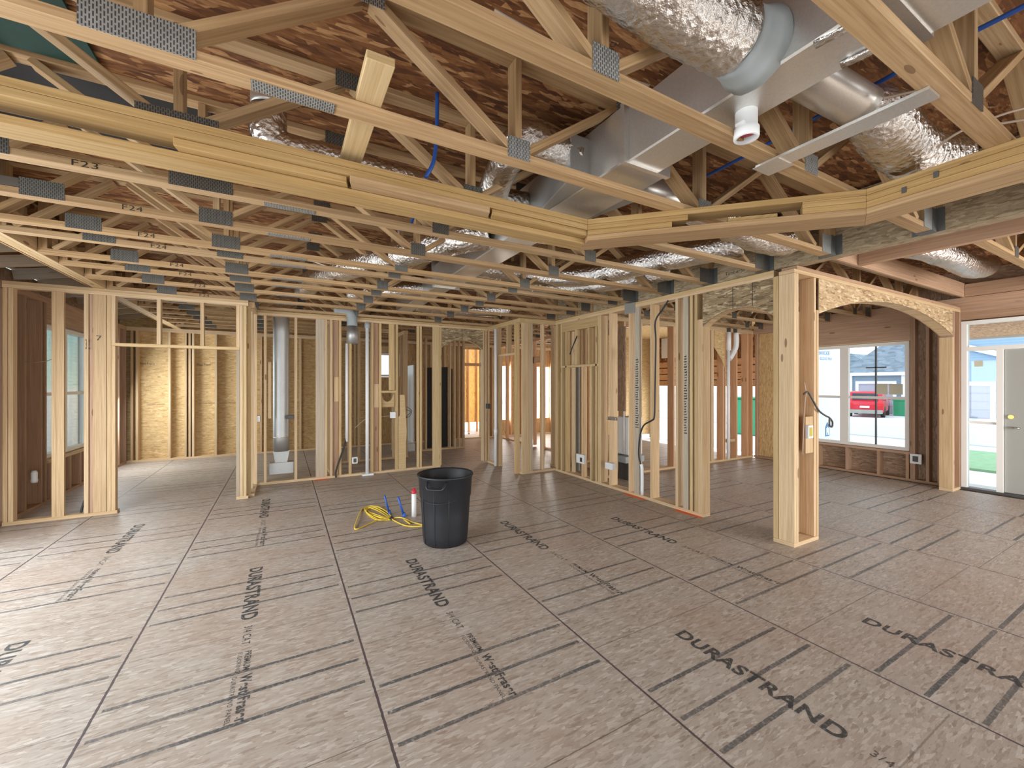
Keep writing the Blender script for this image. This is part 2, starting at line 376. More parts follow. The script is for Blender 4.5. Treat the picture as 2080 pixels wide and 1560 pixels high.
    def build(s, name, m, parent=None, bev=0.0, fixn=False):
        lo = Vector([min(v[i] for v in s.v) for i in range(3)]); hi = Vector([max(v[i] for v in s.v) for i in range(3)])
        c = (lo + hi) / 2; c.z = lo.z
        me = bpy.data.meshes.new(name); me.from_pydata([tuple(v - c) for v in s.v], [], s.f)
        ul = me.uv_layers.new(name='UVMap'); k = 0
        for fi, p in enumerate(me.polygons):
            p.use_smooth = s.sm[fi]
            for j in range(p.loop_total): ul.data[p.loop_start + j].uv = s.uv[fi][j]
        if bev or fixn:
            bm = bmesh.new(); bm.from_mesh(me)
            if fixn: bmesh.ops.recalc_face_normals(bm, faces=bm.faces)
            if bev: bmesh.ops.bevel(bm, geom=list(bm.edges), offset=bev, segments=1, affect='EDGES')
            bm.to_mesh(me); bm.free()
        return link(name, me, c, m, parent)
def smooth(pts, sub):
    P = [Vector(p) for p in pts]; out = []
    for i in range(len(P) - 1):
        a = P[max(i - 1, 0)]; b = P[i]; c = P[i + 1]; d = P[min(i + 2, len(P) - 1)]
        for k in range(sub):
            t = k / sub
            out.append(0.5 * ((2 * b) + (c - a) * t + (2 * a - 5 * b + 4 * c - d) * t * t + (3 * b - a - 3 * c + d) * t ** 3))
    out.append(P[-1]); return out
def box(name, a, b, m, parent=None, bev=0.0): return MB().box(a, b).build(name, m, parent, bev)
def bar(name, p0, p1, w, t, m, parent=None, up=(0, 0, 1), bev=0.0): return MB().beam(p0, p1, w, t, up).build(name, m, parent, bev)
def thing_box(name, a, b, m, label, cat, group=None, bev=0.0): return tag(box(name, a, b, m, None, bev), label, cat, group)
_txt = {}
def text_mesh(txt, length, height, bold=0.0):
    """flat lettering, length along +x and height along +y, lower-left corner at the origin"""
    key = (txt, length, height, bold)
    if key in _txt: return _txt[key]
    cu = bpy.data.curves.new('lettering', 'FONT'); cu.body = txt; cu.offset = bold; cu.space_character = 1.1
    o = bpy.data.objects.new('lettering', cu); C.objects.link(o)
    dg = bpy.context.evaluated_depsgraph_get(); me = bpy.data.meshes.new_from_object(o.evaluated_get(dg))
    bpy.data.objects.remove(o); bpy.data.curves.remove(cu)
    xs = [v.co.x for v in me.vertices]; ys = [v.co.y for v in me.vertices]
    x0, x1, y0, y1 = min(xs), max(xs), min(ys), max(ys)
    r = ([((v.co.x - x0) / (x1 - x0) * length, (v.co.y - y0) / (y1 - y0) * height) for v in me.vertices], [list(p.vertices) for p in me.polygons])
    bpy.data.meshes.remove(me); _txt[key] = r; return r
def lettering(mb, txt, length, height, origin, ax, ay, bold=0.0):
    V, F = text_mesh(txt, length, height, bold); i0 = len(mb.v); o = Vector(origin); ax, ay = Vector(ax), Vector(ay)
    for x, y in V: mb.v.append(o + ax * x + ay * y)
    for f in F: mb.f.append([i0 + k for k in f]); mb.uv.append([(0, 0)] * len(f)); mb.sm.append(False)
    return mb

# ================================================================= THE SHELL
ZP = 2.77            # underside of the trusses / top of the wall plates
P = 1.2192
# ---- floor: one mesh, a quad per OSB sheet (uv in metres from the sheet's corner)
COLX0 = -0.80 - 3 * P
YC = {0: 0.6, 1: 1.9, 2: 3.24, 3: 3.75, 4: 3.265, 5: 1.33, 6: 0.82, 7: 1.83, 8: 3.0, 9: 1.2, 10: 2.4}
fb = MB()
for k in range(11):
    x0 = COLX0 + k * P; x1 = x0 + P
    j0 = YC[k] + 0.61 + 4 * 2.4384
    while j0 > -4.2:
        y1, y0 = j0, j0 - 2.4384
        i = len(fb.v); fb.v += [Vector(q) for q in ((x0, y0, 0), (x1, y0, 0), (x1, y1, 0), (x0, y1, 0))]
        fb.f.append([i, i + 1, i + 2, i + 3]); fb.uv.append([(0, 2.4384), (P, 2.4384), (P, 0), (0, 0)]); fb.sm.append(False)
        j0 -= 2.4384
fb.f = [f for f in fb.f]
floor = fb.build('floor', M['floor']); tag(floor, 'worn strand board subfloor with printed stripes, lettering and dark seams', None, None, 'structure')
def prints(k, yc, parent, full=True):
    xm = COLX0 + k * P + 0.60; z = 0.0012; up = (1, 0, 0); run = (0, -1, 0)
    mb = MB(); lettering(mb, 'DURASTRAND', 0.90, 0.10, (xm - 0.055, yc + 0.47, z), run, up, 0.032); a = mb.build('sheet_lettering', M['ink'], parent)
    if full:
        mb = MB(); lettering(mb, '3/4 CAT', 0.22, 0.045, (xm - 0.025, yc - 0.52, z), run, up)
        lettering(mb, 'PREMIUM', 0.19, 0.034, (xm + 0.0, yc - 0.82, z), run, up, 0.02)
        lettering(mb, 'FLOORING', 0.19, 0.022, (xm - 0.035, yc - 0.82, z), run, up)
        lettering(mb, 'West Fraser', 0.37, 0.055, (xm - 0.005, yc - 1.05, z), run, up, 0.03)
        lettering(mb, 'DURASTRAND PANEL', 0.36, 0.022, (xm - 0.045, yc - 1.05, z), run, up)
        mb.build('sheet_small_print', M['ink'], parent)
for k, yc in ((2, 3.24), (3, 3.75), (4, 3.265), (5, 1.33), (5, 3.77), (6, 0.82), (6, 3.26), (2, 5.68), (3, 6.19)): prints(k, yc, floor)

def wall_panel(name, plane, c0, c1, lo, hi, z0, z1, holes, m, label):
    """sheathing with rectangular openings; plane 'x' lies at x=c0..c1 and runs along y, plane 'y' the other way"""
    mb = MB(); cuts = sorted(set([lo, hi] + [q for h in holes for q in h[:2]]))
    for a, b in zip(cuts, cuts[1:]):
        spans = sorted((h[2], h[3]) for h in holes if h[0] <= a + 1e-6 and h[1] >= b - 1e-6); z = z0
        for s0, s1 in spans + [(z1, z1)]:
            if s0 > z + 1e-6:
                if plane == 'x': mb.box((c0, a, z), (c1, b, s0))
                else: mb.box((a, c0, z), (b, c1, s0))
            z = max(z, s1)
    o = mb.build(name, m); return tag(o, label, None, None, 'structure')
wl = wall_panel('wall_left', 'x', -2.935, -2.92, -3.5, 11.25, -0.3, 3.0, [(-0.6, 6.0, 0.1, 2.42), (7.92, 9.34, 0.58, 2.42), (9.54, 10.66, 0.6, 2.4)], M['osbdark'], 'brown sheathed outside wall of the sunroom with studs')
wb = wall_panel('wall_back', 'y', 11.24, 11.255, -2.93, 12.4, -0.3, 3.6, [(2.05, 2.75, 1.79, 2.42), (4.58, 5.12, 0.02, 2.62), (5.88, 6.10, 0.5, 2.15), (6.95, 7.25, 0.5, 2.15), (7.40, 7.62, 0.5, 2.15)], M['osb'], 'golden strand board wall with bare studs at the far end')
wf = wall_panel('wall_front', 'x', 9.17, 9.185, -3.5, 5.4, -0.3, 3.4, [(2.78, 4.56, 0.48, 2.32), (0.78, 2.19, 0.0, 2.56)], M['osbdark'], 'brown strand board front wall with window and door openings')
wr = wall_panel('wall_rear', 'y', -3.52, -3.5, -2.93, 9.18, -0.3, 3.4, [(-2.2, 4.6, 0.1, 2.5), (5.4, 8.4, 0.5, 2.5)], M['osb'], 'rear wall with wide openings')
def kids(parent, specs, m, nm='stud'):
    for a, b in specs: box(nm, a, b, m, parent)
def sx(parent, y, m='brown', z0=0.038, z1=2.69, x0=-2.92, x1=-2.78, w=0.038): return box('stud', (x0, y - w / 2, z0), (x1, y + w / 2, z1), M[m], parent)
def sy(parent, x, m='wood', z0=0.038, z1=2.69, y0=11.1, y1=11.24, w=0.038): return box('stud', (x - w / 2, y0, z0), (x + w / 2, y1, z1), M[m], parent)
# left wall members
box('bottom_plate', (-2.92, 5.3, 0), (-2.78, 11.24, 0.038), M['brown'], wl); box('top_plate', (-2.92, 5.3, 2.69), (-2.78, 11.24, 2.77), M['brown'], wl)
for y in (6.95, 7.05, 7.36, 7.75, 7.86, 9.40, 9.5, 10.7, 11.08): sx(wl, y)
for y in (8.0, 8.35, 8.6, 8.95, 9.25): sx(wl, y, z1=0.53)
box('window_sill_plate', (-2.92, 7.9, 0.53), (-2.78, 9.36, 0.568), M['wood'], wl); box('header', (-2.92, 7.9, 2.44), (-2.80, 9.36, 2.69), M['brown'], wl)
# back wall members
box('bottom_plate', (-2.78, 11.1, 0), (9.0, 11.24, 0.038), M['wood'], wb); box('top_plate', (-2.78, 11.1, 2.69), (9.0, 11.24, 2.77), M['wood'], wb)
for x in (-2.7, -2.62, -2.10, -1.83, -1.76, -1.70, -1.30, -0.86, -0.45, 0.0, 0.36, 0.77, 1.18, 1.6, 2.0, 2.8, 3.2, 3.6, 4.0, 4.4, 4.54, 5.16, 5.5, 5.78, 7.85, 8.2, 8.6): sy(wb, x)
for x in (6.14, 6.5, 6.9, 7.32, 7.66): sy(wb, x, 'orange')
for x in (2.2, 2.6): sy(wb, x, z1=1.75); sy(wb, x, z0=2.46)
box('header', (2.0, 11.1, 2.44), (2.8, 11.22, 2.6), M['wood'], wb); box('header', (4.54, 11.1, 2.13), (5.16, 11.22, 2.21), M['orange'], wb)
mb = MB()
for x in (-1.66, -2.62): lettering(mb, 'West Fraser', 0.26, 0.055, (x, 11.2385, 2.0), (1, 0, 0), (0, 0, 1), 0.006)
for x in (-2.5, -1.62, -1.25, 0.0): lettering(mb, 'STRUCTURAL SHEATHING', 0.30, 0.025, (x, 11.2385, 1.16), (1, 0, 0), (0, 0, 1))
mb.build('board_lettering', M['marker'], wb)
# front wall members
def fy(a, b, z0, z1, m='brown', nm='stud', x0=9.03, x1=9.17): return box(nm, (x0, a, z0), (x1, b, z1), M[m], wf)
fy(2.2, 5.35, 0, 0.038, nm='bottom_plate'); fy(-3.4, 0.78, 0, 0.038, nm='bottom_plate'); fy(-3.4, 5.35, 2.69, 2.77, nm='top_plate'); fy(-3.4, 5.35, 2.77, 2.91, nm='rim_board')
for y in (2.42, 2.555, 2.745, 4.58, 4.62, 5.3): fy(y - 0.019, y + 0.019, 0.038, 2.69)
box('inner_sheathing', (9.10, 4.645, 0.04), (9.112, 5.275, 2.688), M['osb'], wf)
fy(2.705, 2.725, 0.038, 2.69, 'brown')
for y in (2.8, 3.18, 3.64, 4.1, 4.5): fy(y - 0.019, y + 0.019, 0.038, 0.44)
fy(2.765, 4.56, 0.44, 0.478, 'brown', 'window_sill_plate')
fy(2.765, 4.56, 2.335, 2.69, 'brown', 'header'); fy(2.765, 4.56, 2.32, 2.335, 'wood', 'header_shim')
fy(0.7, 2.21, 2.57, 2.69, 'brown', 'header')
for y in (2.21, 2.25, 0.74, 0.7, 0.3, -0.1, -0.5, -0.9): fy(y - 0.019, y + 0.019, 0.038, 2.69)
# ---- ceilings: upper deck, garage deck
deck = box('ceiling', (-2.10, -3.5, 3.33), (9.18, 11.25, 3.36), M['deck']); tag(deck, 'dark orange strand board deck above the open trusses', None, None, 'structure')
def deckmark(txt, L, H, o, ax, ay): mb = MB(); lettering(mb, txt, L, H, o, ax, ay, 0.004); mb.build('deck_lettering', M['marker'], deck)
for o in ((1.35, 1.62, 3.3285), (0.1, 3.2, 3.3285), (-0.2, 1.15, 3.3285), (0.9, 5.2, 3.3285)):
    deckmark('West Fraser', 0.40, 0.07, o, (0.35, 0.94, 0), (0.94, -0.35, 0)); deckmark('DURASTRAND', 0.34, 0.03, (o[0] + 0.10, o[1] - 0.04, o[2]), (0.35, 0.94, 0), (0.94, -0.35, 0))
sr = MB().prism([(-2.95, 3.02), (-1.99, 3.20), (-1.99, 3.23), (-2.95, 3.05)], (0, 15, 0), (0, -3.6, 0), (1, 0, 0), (0, 0, 1)).build('ceiling_left', M['deck'], None, 0, True)
tag(sr, 'low sloping roof deck over the sunroom', None, None, 'structure')
for y in (5.6, 6.2, 6.8, 7.4, 8.0, 8.6, 9.2, 9.8, 10.4, 11.0): bar('rafter', (-2.9, y, 2.945), (-2.105, y, 3.09), 0.038, 0.13, M['grey'], sr)
uw = box('wall_upper_left', (-2.10, -3.5, 2.80), (-2.085, 11.24, 3.36), M['osb']); tag(uw, 'strand board strip closing the truss ends over the girder', None, None, 'structure')
for i in range(20): box('stud', (-2.083, 2.0 + i * 0.42, 3.012), (-2.03, 2.038 + i * 0.42, 3.33), M['wood'], uw)
uf = box('wall_upper_front', (4.6, 5.46, 2.77), (9.16, 5.475, 3.36), M['arch']); tag(uf, 'strand board strip above the garage stud wall', None, None, 'structure')
gd = box('ceiling_garage', (9.2, 5.4, 3.30), (12.4, 11.3, 3.33), M['osb']); tag(gd, 'garage ceiling deck', None, None, 'structure')

# ---- garage beyond the stud wall, its front opening faces the street
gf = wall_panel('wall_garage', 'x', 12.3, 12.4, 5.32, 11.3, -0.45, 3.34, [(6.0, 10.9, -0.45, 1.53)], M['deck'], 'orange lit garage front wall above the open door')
for z in (1.53, 1.75, 1.97, 2.2): box('header_board', (12.25, 5.4, z), (12.298, 11.2, z + 0.19), M['orange'], gf)
ib = thing_box('board', (12.27, 9.5, 2.55), (12.295, 10.7, 3.28), M['whitebox'], 'white board high on the inside of the garage front wall', 'board')
gw = box('wall_garage_side', (9.19, 5.26, -0.495), (12.75, 5.30, 3.4), M['wrap']); tag(gw, 'white house wrap on the garage side wall', None, None, 'structure')
mb = MB(); lettering(mb, 'BARRICADE', 0.52, 0.10, (11.62, 5.255, 2.33), (1, 0, 0), (0, 0, 1), 0.006); lettering(mb, 'BUILDING WRAP', 0.60, 0.075, (11.66, 5.255, 2.20), (1, 0, 0), (0, 0, 1)); mb.build('wrap_lettering', M['wrapblue'], gw)
mb = MB(); mb.prism([(0, 0), (0.20, 0), (0.20, 0.24), (0.10, 0.36), (0, 0.24)], (0, -0.003, 0), (11.93, 5.257, 0.28), (1, 0, 0), (0, 0, 1)); mb.build('wrap_house_mark', M['wrapblue'], gw, 0, True)
mb = MB(); mb.prism([(0, 0), (0.05, 0), (0.05, 0.06), (0.085, 0.06), (0.085, 0), (0.13, 0), (0.13, 0.17), (0.065, 0.21), (0, 0.17)], (0, -0.003, 0), (11.965, 5.253, 0.31), (1, 0, 0), (0, 0, 1)); mb.build('wrap_house_mark_inner', M['wrap'], gw, 0, True)
gg = box('floor_garage', (4.6, 5.45, -0.5), (12.4, 11.2, -0.46), M['concrete']); tag(gg, 'pale garage slab', None, None, 'structure')

# ---- windows and front door
def window(name, plane, c, lo, hi, z0, z1, mull, rail, label, grid=None, depth=0.07):
    """vinyl window unit: frame, sashes and panes; mull = mullion centres, rail = meeting rail height"""
    def bx(a0, a1, b0, b1, d0=0.0, d1=depth):
        return ((c + d0, a0, b0), (c + d1, a1, b1)) if plane == 'x' else ((a0, c + d0, b0), (a1, c + d1, b1))
    w = 0.055; mb = MB()
    for q in (bx(lo, lo + w, z0, z1), bx(hi - w, hi, z0, z1), bx(lo + w, hi - w, z0, z0 + w), bx(lo + w, hi - w, z1 - w, z1)): mb.box(*q)
    for u in mull: mb.box(*bx(u - 0.065, u + 0.065, z0 + w, z1 - w))
    fr = mb.build(name, M['vinyl']); tag(fr, label, None, None, 'structure')
    edges = [lo + w] + [q for u in mull for q in (u - 0.065, u + 0.065)] + [hi - w]
    for a, b in zip(edges[::2], edges[1::2]):
        if rail:
            box('meeting_rail', *bx(a, b, rail - 0.022, rail + 0.022, 0.01, depth - 0.01), M['vinyl'], fr)
            panes = ((z0 + w, rail - 0.022), (rail + 0.022, z1 - w))
        else: panes = ((z0 + w, z1 - w),)
        for p0, p1 in panes: box('pane', *bx(a, b, p0, p1, depth * .5 - .003, depth * .5 + .003), M['glass'], fr)
    return fr
w1 = window('window_1', 'x', 9.08, 2.79, 4.55, 0.485, 2.315, [3.70], 1.36, 'wide white vinyl window looking onto a house and a red car')
box('grid_bar', (9.10, 3.232, 0.54), (9.13, 3.252, 2.26), M['darkgrey'], w1); box('grid_bar', (9.10, 3.10, 1.88), (9.13, 3.38, 1.90), M['darkgrey'], w1)
box('window_sticker', (9.105, 2.88, 1.42), (9.108, 3.06, 1.60), M['cardboard'], w1); box('window_sticker', (9.105, 3.08, 1.42), (9.108, 3.24, 1.60), M['cardboard'], w1)
w2 = window('window_2', 'x', -2.90, 7.93, 9.33, 0.585, 2.415, [8.57], 1.46, 'white sash window in the sunroom facing mint siding')
w3 = window('window_3', 'y', 11.16, 2.06, 2.74, 1.795, 2.415, [], None, 'small high window in the far wall')
d = MB()
for a, b in (((9.05, 2.125, 0.0), (9.17, 2.185, 2.55)), ((9.05, 0.79, 0.0), (9.17, 0.84, 2.55)), ((9.05, 0.84, 2.50), (9.17, 2.125, 2.55)), ((9.05, 0.84, 2.10), (9.17, 2.125, 2.16)), ((9.05, 1.765, 0.03), (9.17, 1.83, 2.10))): d.box(a, b)
dr = d.build('door_1', M['vinyl']); tag(dr, 'front door unit with glazed sidelight and transom', None, None, 'structure')
box('sidelight_rail', (9.08, 1.83, 1.005), (9.13, 2.125, 1.04), M['vinyl'], dr)
for a, b in (((9.10, 1.83, 1.04), (9.106, 2.125, 2.10)), ((9.10, 1.83, 0.05), (9.106, 2.125, 1.005)), ((9.10, 0.84, 2.16), (9.106, 2.125, 2.50))): box('pane', a, b, M['glass'], dr)
box('threshold', (9.04, 0.79, 0.0), (9.19, 2.18, 0.035), M['darkgrey'], dr)
slab = box('door_leaf', (9.09, 0.845, 0.04), (9.135, 1.76, 2.095), M['door'], dr, 0.003)
MB().tube([(9.088, 1.695, 1.13), (9.065, 1.695, 1.13)], 0.03, 16).build('deadbolt_plug', M['brass'], slab)
MB().tube([(9.088, 1.695, 0.98), (9.05, 1.695, 0.98), (9.045, 1.61, 0.975)], 0.014, 10).build('door_lever', M['chrome'], slab)
box('strike_plate', (9.06, 1.775, 0.96), (9.088, 1.80, 1.0), M['chrome'], dr)
box('window_sticker', (9.096, 1.97, 1.86), (9.099, 2.06, 1.95), M['cardboard'], dr)

# ================================================================= CEILING FRAMING
def truss(y1, x0, x1, zb, nodes, label, ends=True, plates=True, mark=None, zt=3.33, m='truss', pm='platedark', slab=0.0, splice=None):
    """4x2 open-web truss lying along x; its far lower edge at y1"""
    y0 = y1 - 0.089; ym = (y0 + y1) / 2; r = empty('floor_truss', (x0, ym, zb), label, 'floor truss', 'open-web floor trusses')
    near = y1 < 3.3; bv = 0.003 if near else 0
    box('bottom_chord', (x0, y0, zb), (x1, y1, zb + 0.038), M[m], r, bv); box('top_chord', (x0, y0, zt - 0.038), (x1, y1, zt), M[m], r, bv)
    zl, zh = zb + 0.04, zt - 0.042
    bn = [n for n in nodes if x0 + 0.05 < n < x1 - 0.05]
    for n in bn:
        box('web', (n - 0.019, y0 + 0.001, zb + 0.038), (n + 0.019, y1 - 0.001, zt - 0.038), M[m], r, bv)
        if plates:
            wd = 0.31 if abs(n + 0.43) < 0.1 and near else (0.20 if n < 0 else 0.13)
            box('truss_plate', (n - wd / 2, y0 - 0.004, zb - 0.002), (n + wd / 2, y0, zb + 0.105), M[pm], r)
    for a, b in zip(bn, bn[1:]):
        if b - a < 0.9: continue
        t = (a + b) / 2
        for s, e in (((a + 0.03, zl), (t - 0.02, zh)), ((b - 0.03, zl), (t + 0.02, zh))):
            bar('web', (s[0], ym, s[1]), (e[0], ym, e[1]), 0.0875, 0.038, M[m], r, (0, 0, 1), bv)
        if plates: box('truss_plate', (t - 0.07, y0 - 0.004, zt - 0.09), (t + 0.07, y0, zt), M[pm], r)
    if bn:
        a = bn[0]
        if a - x0 > 0.5: bar('web', (a - 0.03, ym, zl), (max(x0 + 0.05, a - 0.72), ym, zh), 0.0875, 0.038, M[m], r, (0, 0, 1), bv)
        if plates and x0 < -1.5: box('truss_plate', (-1.42, y0 - 0.004, zb - 0.002), (-1.22, y0, zb + 0.105), M[pm], r); bar('web', (-1.24, ym, zh), (-1.80, ym, zl), 0.0875, 0.038, M[m], r)
        b = bn[-1]
        if x1 - b > 0.5: bar('web', (b + 0.03, ym, zl), (min(x1 - 0.05, b + 0.74), ym, zh), 0.0875, 0.038, M[m], r, (0, 0, 1), bv)
        if x1 - b > 1.2: bar('web', (b + 0.78, ym, zh), (min(x1 - 0.06, b + 1.5), ym, zl), 0.0875, 0.038, M[m], r, (0, 0, 1), bv)
    if ends:
        box('end_post', (x1 - 0.10, y0, zb + 0.038), (x1 - 0.004, y1, zt - 0.038), M[m], r)
        box('end_post', (x0 + 0.004, y0, zb + 0.038), (x0 + 0.06, y1, zt - 0.038), M[m], r)
        if plates: box('truss_plate', (x1 - 0.24, y0 - 0.004, zb + 0.0), (x1 - 0.06, y0, zb + 0.16), M[pm], r)
    if splice is not None: box('splice_plate', (splice - 0.15, y0 + 0.012, zb - 0.004), (splice + 0.15, y1 - 0.012, zb), M['plate'], r)
    if mark:
        mb = MB(); lettering(mb, mark, 0.105, 0.033, (-0.98 + random.uniform(-.03, .05), y0 - 0.0015, zb + 0.003), (1, 0, 0), (0, 0, 1), 0.0); mb.build('pencil_mark', M['marker'], r)
    return r
NOD = [-0.43, 1.07, 2.56]
rows = [(0.66, None, 'nearest floor truss, crossing the corner above the foyer side of the tray ceiling'),
        (1.285, None, 'second nearest floor truss, passing just under the big silver flex duct'),
        (1.945, None, 'floor truss with a large steel splice plate, last one before the tray frame'),
        (2.535, None, 'floor truss resting directly over the long side of the tray frame'),
        (3.165, 'F23', 'first floor truss beyond the tray frame, marked F23'),
        (3.775, 'F24', 'second floor truss beyond the tray frame, marked F24'),
        (4.385, 'F24', 'third floor truss beyond the tray frame, marked F24'),
        (4.69, 'F24', 'fourth floor truss beyond the tray frame, set close behind the third'),
        (5.31, 'F24', 'fifth floor truss beyond the tray frame, crossing under the arched flex duct'),
        (5.705, 'F24', 'sixth floor truss beyond the tray frame, set close behind the fifth'),
        (6.29, 'F24', 'seventh floor truss beyond the tray frame, over the short closet wall'),
        (6.93, 'F24', 'floor truss directly over the sunroom opening header')]
for i, (y, mk, lb) in enumerate(rows):
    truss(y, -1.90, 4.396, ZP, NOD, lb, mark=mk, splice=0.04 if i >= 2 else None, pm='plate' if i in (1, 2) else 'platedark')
far = ['first', 'second', 'third', 'fourth', 'fifth', 'sixth']
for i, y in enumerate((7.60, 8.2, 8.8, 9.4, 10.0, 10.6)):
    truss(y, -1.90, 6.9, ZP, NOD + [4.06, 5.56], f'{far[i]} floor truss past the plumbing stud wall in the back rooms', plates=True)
for i, y in enumerate((0.05, 0.66, 1.285)):
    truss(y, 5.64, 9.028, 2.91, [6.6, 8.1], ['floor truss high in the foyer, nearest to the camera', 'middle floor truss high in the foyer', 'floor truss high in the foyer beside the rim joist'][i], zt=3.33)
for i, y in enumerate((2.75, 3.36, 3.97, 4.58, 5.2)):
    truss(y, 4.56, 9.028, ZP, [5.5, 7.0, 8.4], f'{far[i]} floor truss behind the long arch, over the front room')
# hangers on the strand beam
beam = thing_box('flush_beam', (4.40, -3.4, ZP), (4.53, 6.26, 3.30), M['lvl'], 'long engineered strand beam above the studs, carrying truss hangers', 'beam')
mb = MB(); lettering(mb, 'TimberStrand', 0.34, 0.035, (4.397, 2.93, 2.83), (0, -1, 0), (0, 0, 1), 0.0); lettering(mb, 'LSL 1.55E', 0.2, 0.02, (4.397, 1.62, 2.99), (0, -1, 0), (0, 0, 1)); mb.build('beam_lettering', M['marker'], beam)
for i, y in enumerate((0.66, 1.285, 1.945, 2.535, 3.165, 3.775, 4.385)):
    h = MB(); ya, yb = y - 0.089, y
    h.box((4.30, ya - 0.004, ZP - 0.004), (4.398, yb + 0.004, ZP - 0.001)); h.box((4.31, ya - 0.007, ZP - 0.003), (4.398, ya - 0.0045, ZP + 0.17)); h.box((4.31, yb + 0.001, ZP - 0.003), (4.398, yb + 0.004, ZP + 0.17))
    h.box((4.395, ya - 0.05, ZP), (4.3985, ya - 0.004, ZP + 0.18)); h.box((4.395, yb + 0.004, ZP), (4.3985, yb + 0.05, ZP + 0.18))
    tag(h.build('joist_hanger', M['hanger']), ['steel joist hanger under the nearest truss end on the strand beam', 'steel joist hanger on the strand beam, just past the tray corner', 'steel joist hanger on the strand beam beside the foil duct loop', 'steel joist hanger over the square post', 'steel joist hanger on the strand beam near its lettering', 'steel joist hanger over the narrow arch', 'farthest visible steel joist hanger on the strand beam'][i], 'joist hanger', 'joist hangers on the strand beam')
g = empty('girder', (-1.97, 2.0, ZP), 'doubled lumber girder carrying the truss ends beside the sunroom', 'girder')
box('girder_ply', (-2.02, -3.4, ZP), (-1.982, 11.1, ZP + 0.24), M['wood'], g); box('girder_ply', (-1.942, -3.4, ZP), (-1.904, 11.1, ZP + 0.24), M['wood'], g); box('bottom_board', (-1.98, -3.4, ZP - 0.0), (-1.944, 11.1, ZP + 0.2), M['yellow'], g)
# upper partition that closes the truss ends, seen as board and studs above the girder
# foyer framing
thing_box('rim_joist', (4.54, 2.135, 2.91), (9.028, 2.173, 3.12), M['brown'], 'brown rim joist over the long arch, with a dark gap below it', 'joist', None, 0.003)
thing_box('rim_joist', (4.54, 2.235, 2.95), (9.028, 2.273, 3.16), M['wood'], 'second rim joist close behind the first over the long arch', 'joist', None, 0.003)
fbm = empty('foyer_beam', (5.6, 0, 2.91), 'deep brown lumber beam crossing the foyer ceiling', 'beam')
for i, x in enumerate((5.55, 5.59)): box('beam_ply', (x, -3.3, 2.91), (x + 0.038, 2.132, 3.12), M['brown'], fbm, 0.003)
thing_box('ledger', (8.985, -3.3, 2.915), (9.025, 2.13, 3.1), M['brown'], 'ledger board along the front wall above the door', 'ledger')

# ---- tray ceiling frame: layers of flat boards, mitred at two corners
tf = empty('tray_ceiling_frame', (2, 2, 2.618), 'tray ceiling frame of stacked flat boards with clipped corner', 'ceiling frame')
BX, BY, CX_, CY_ = 1.975, 2.51, 3.265, 1.22        # outer corners
T8 = math.tan(math.radians(22.5))
def seg(kind, t0, t1, off0, off1):
    """plan outline of part of one side; offsets measured inwards from the outer line"""
    def lineA(o): return BY - o
    def pB(o): return (BX - o * T8, BY - o)
    def pC(o): return (CX_ - o, CY_ - o * T8)
    if kind == 'A':
        xs = -1.88; a = lambda t, o: (xs + (pB(o)[0] - xs) * t, BY - o)
    elif kind == 'B':
        a = lambda t, o: (pB(o)[0] + (pC(o)[0] - pB(o)[0]) * t, pB(o)[1] + (pC(o)[1] - pB(o)[1]) * t)
    else:
        ye = -2.6; a = lambda t, o: (CX_ - o, pC(o)[1] + (ye - pC(o)[1]) * t)
    return [a(t0, off0), a(t1, off0), a(t1, off1), a(t0, off1)]
def board(kind, t0, t1, o0, o1, z0, z1, m='yellow', nm='board'):
    return MB().prism(seg(kind, t0, t1, o0, o1), (0, 0, z1 - z0), (0, 0, z0), (1, 0, 0), (0, 1, 0)).build(nm, M[m], tf, 0.002, True)
def fixuv(o):
    me = o.data; ul = me.uv_layers[0]; ou = random.random() * 30; ov = random.random() * 30
    vs = [v.co for v in me.vertices]; 
    d = (max(vs, key=lambda v: v.x + v.y * 0.3) - min(vs, key=lambda v: v.x + v.y * 0.3)); d.z = 0
    # long direction of the board in plan
    best = max(((a - b) for a in vs for b in vs), key=lambda q: q.length); best.z = 0; 
    ang = min((Vector((1, 0, 0)), Vector((0, 1, 0)), Vector((0.7071, -0.7071, 0))), key=lambda q: -abs(q.dot(best)) / max(best.length, 1e-6))
    side = Vector((-ang.y, ang.x, 0))
    for p in me.polygons:
        for li in p.loop_indices:
            v = vs[me.loops[li].vertex_index]; ul.data[li].uv = (v.dot(ang) + ou, v.dot(side) + v.z + ov)
L = [2.732, 2.694, 2.656, 2.618]; TH = 0.0365
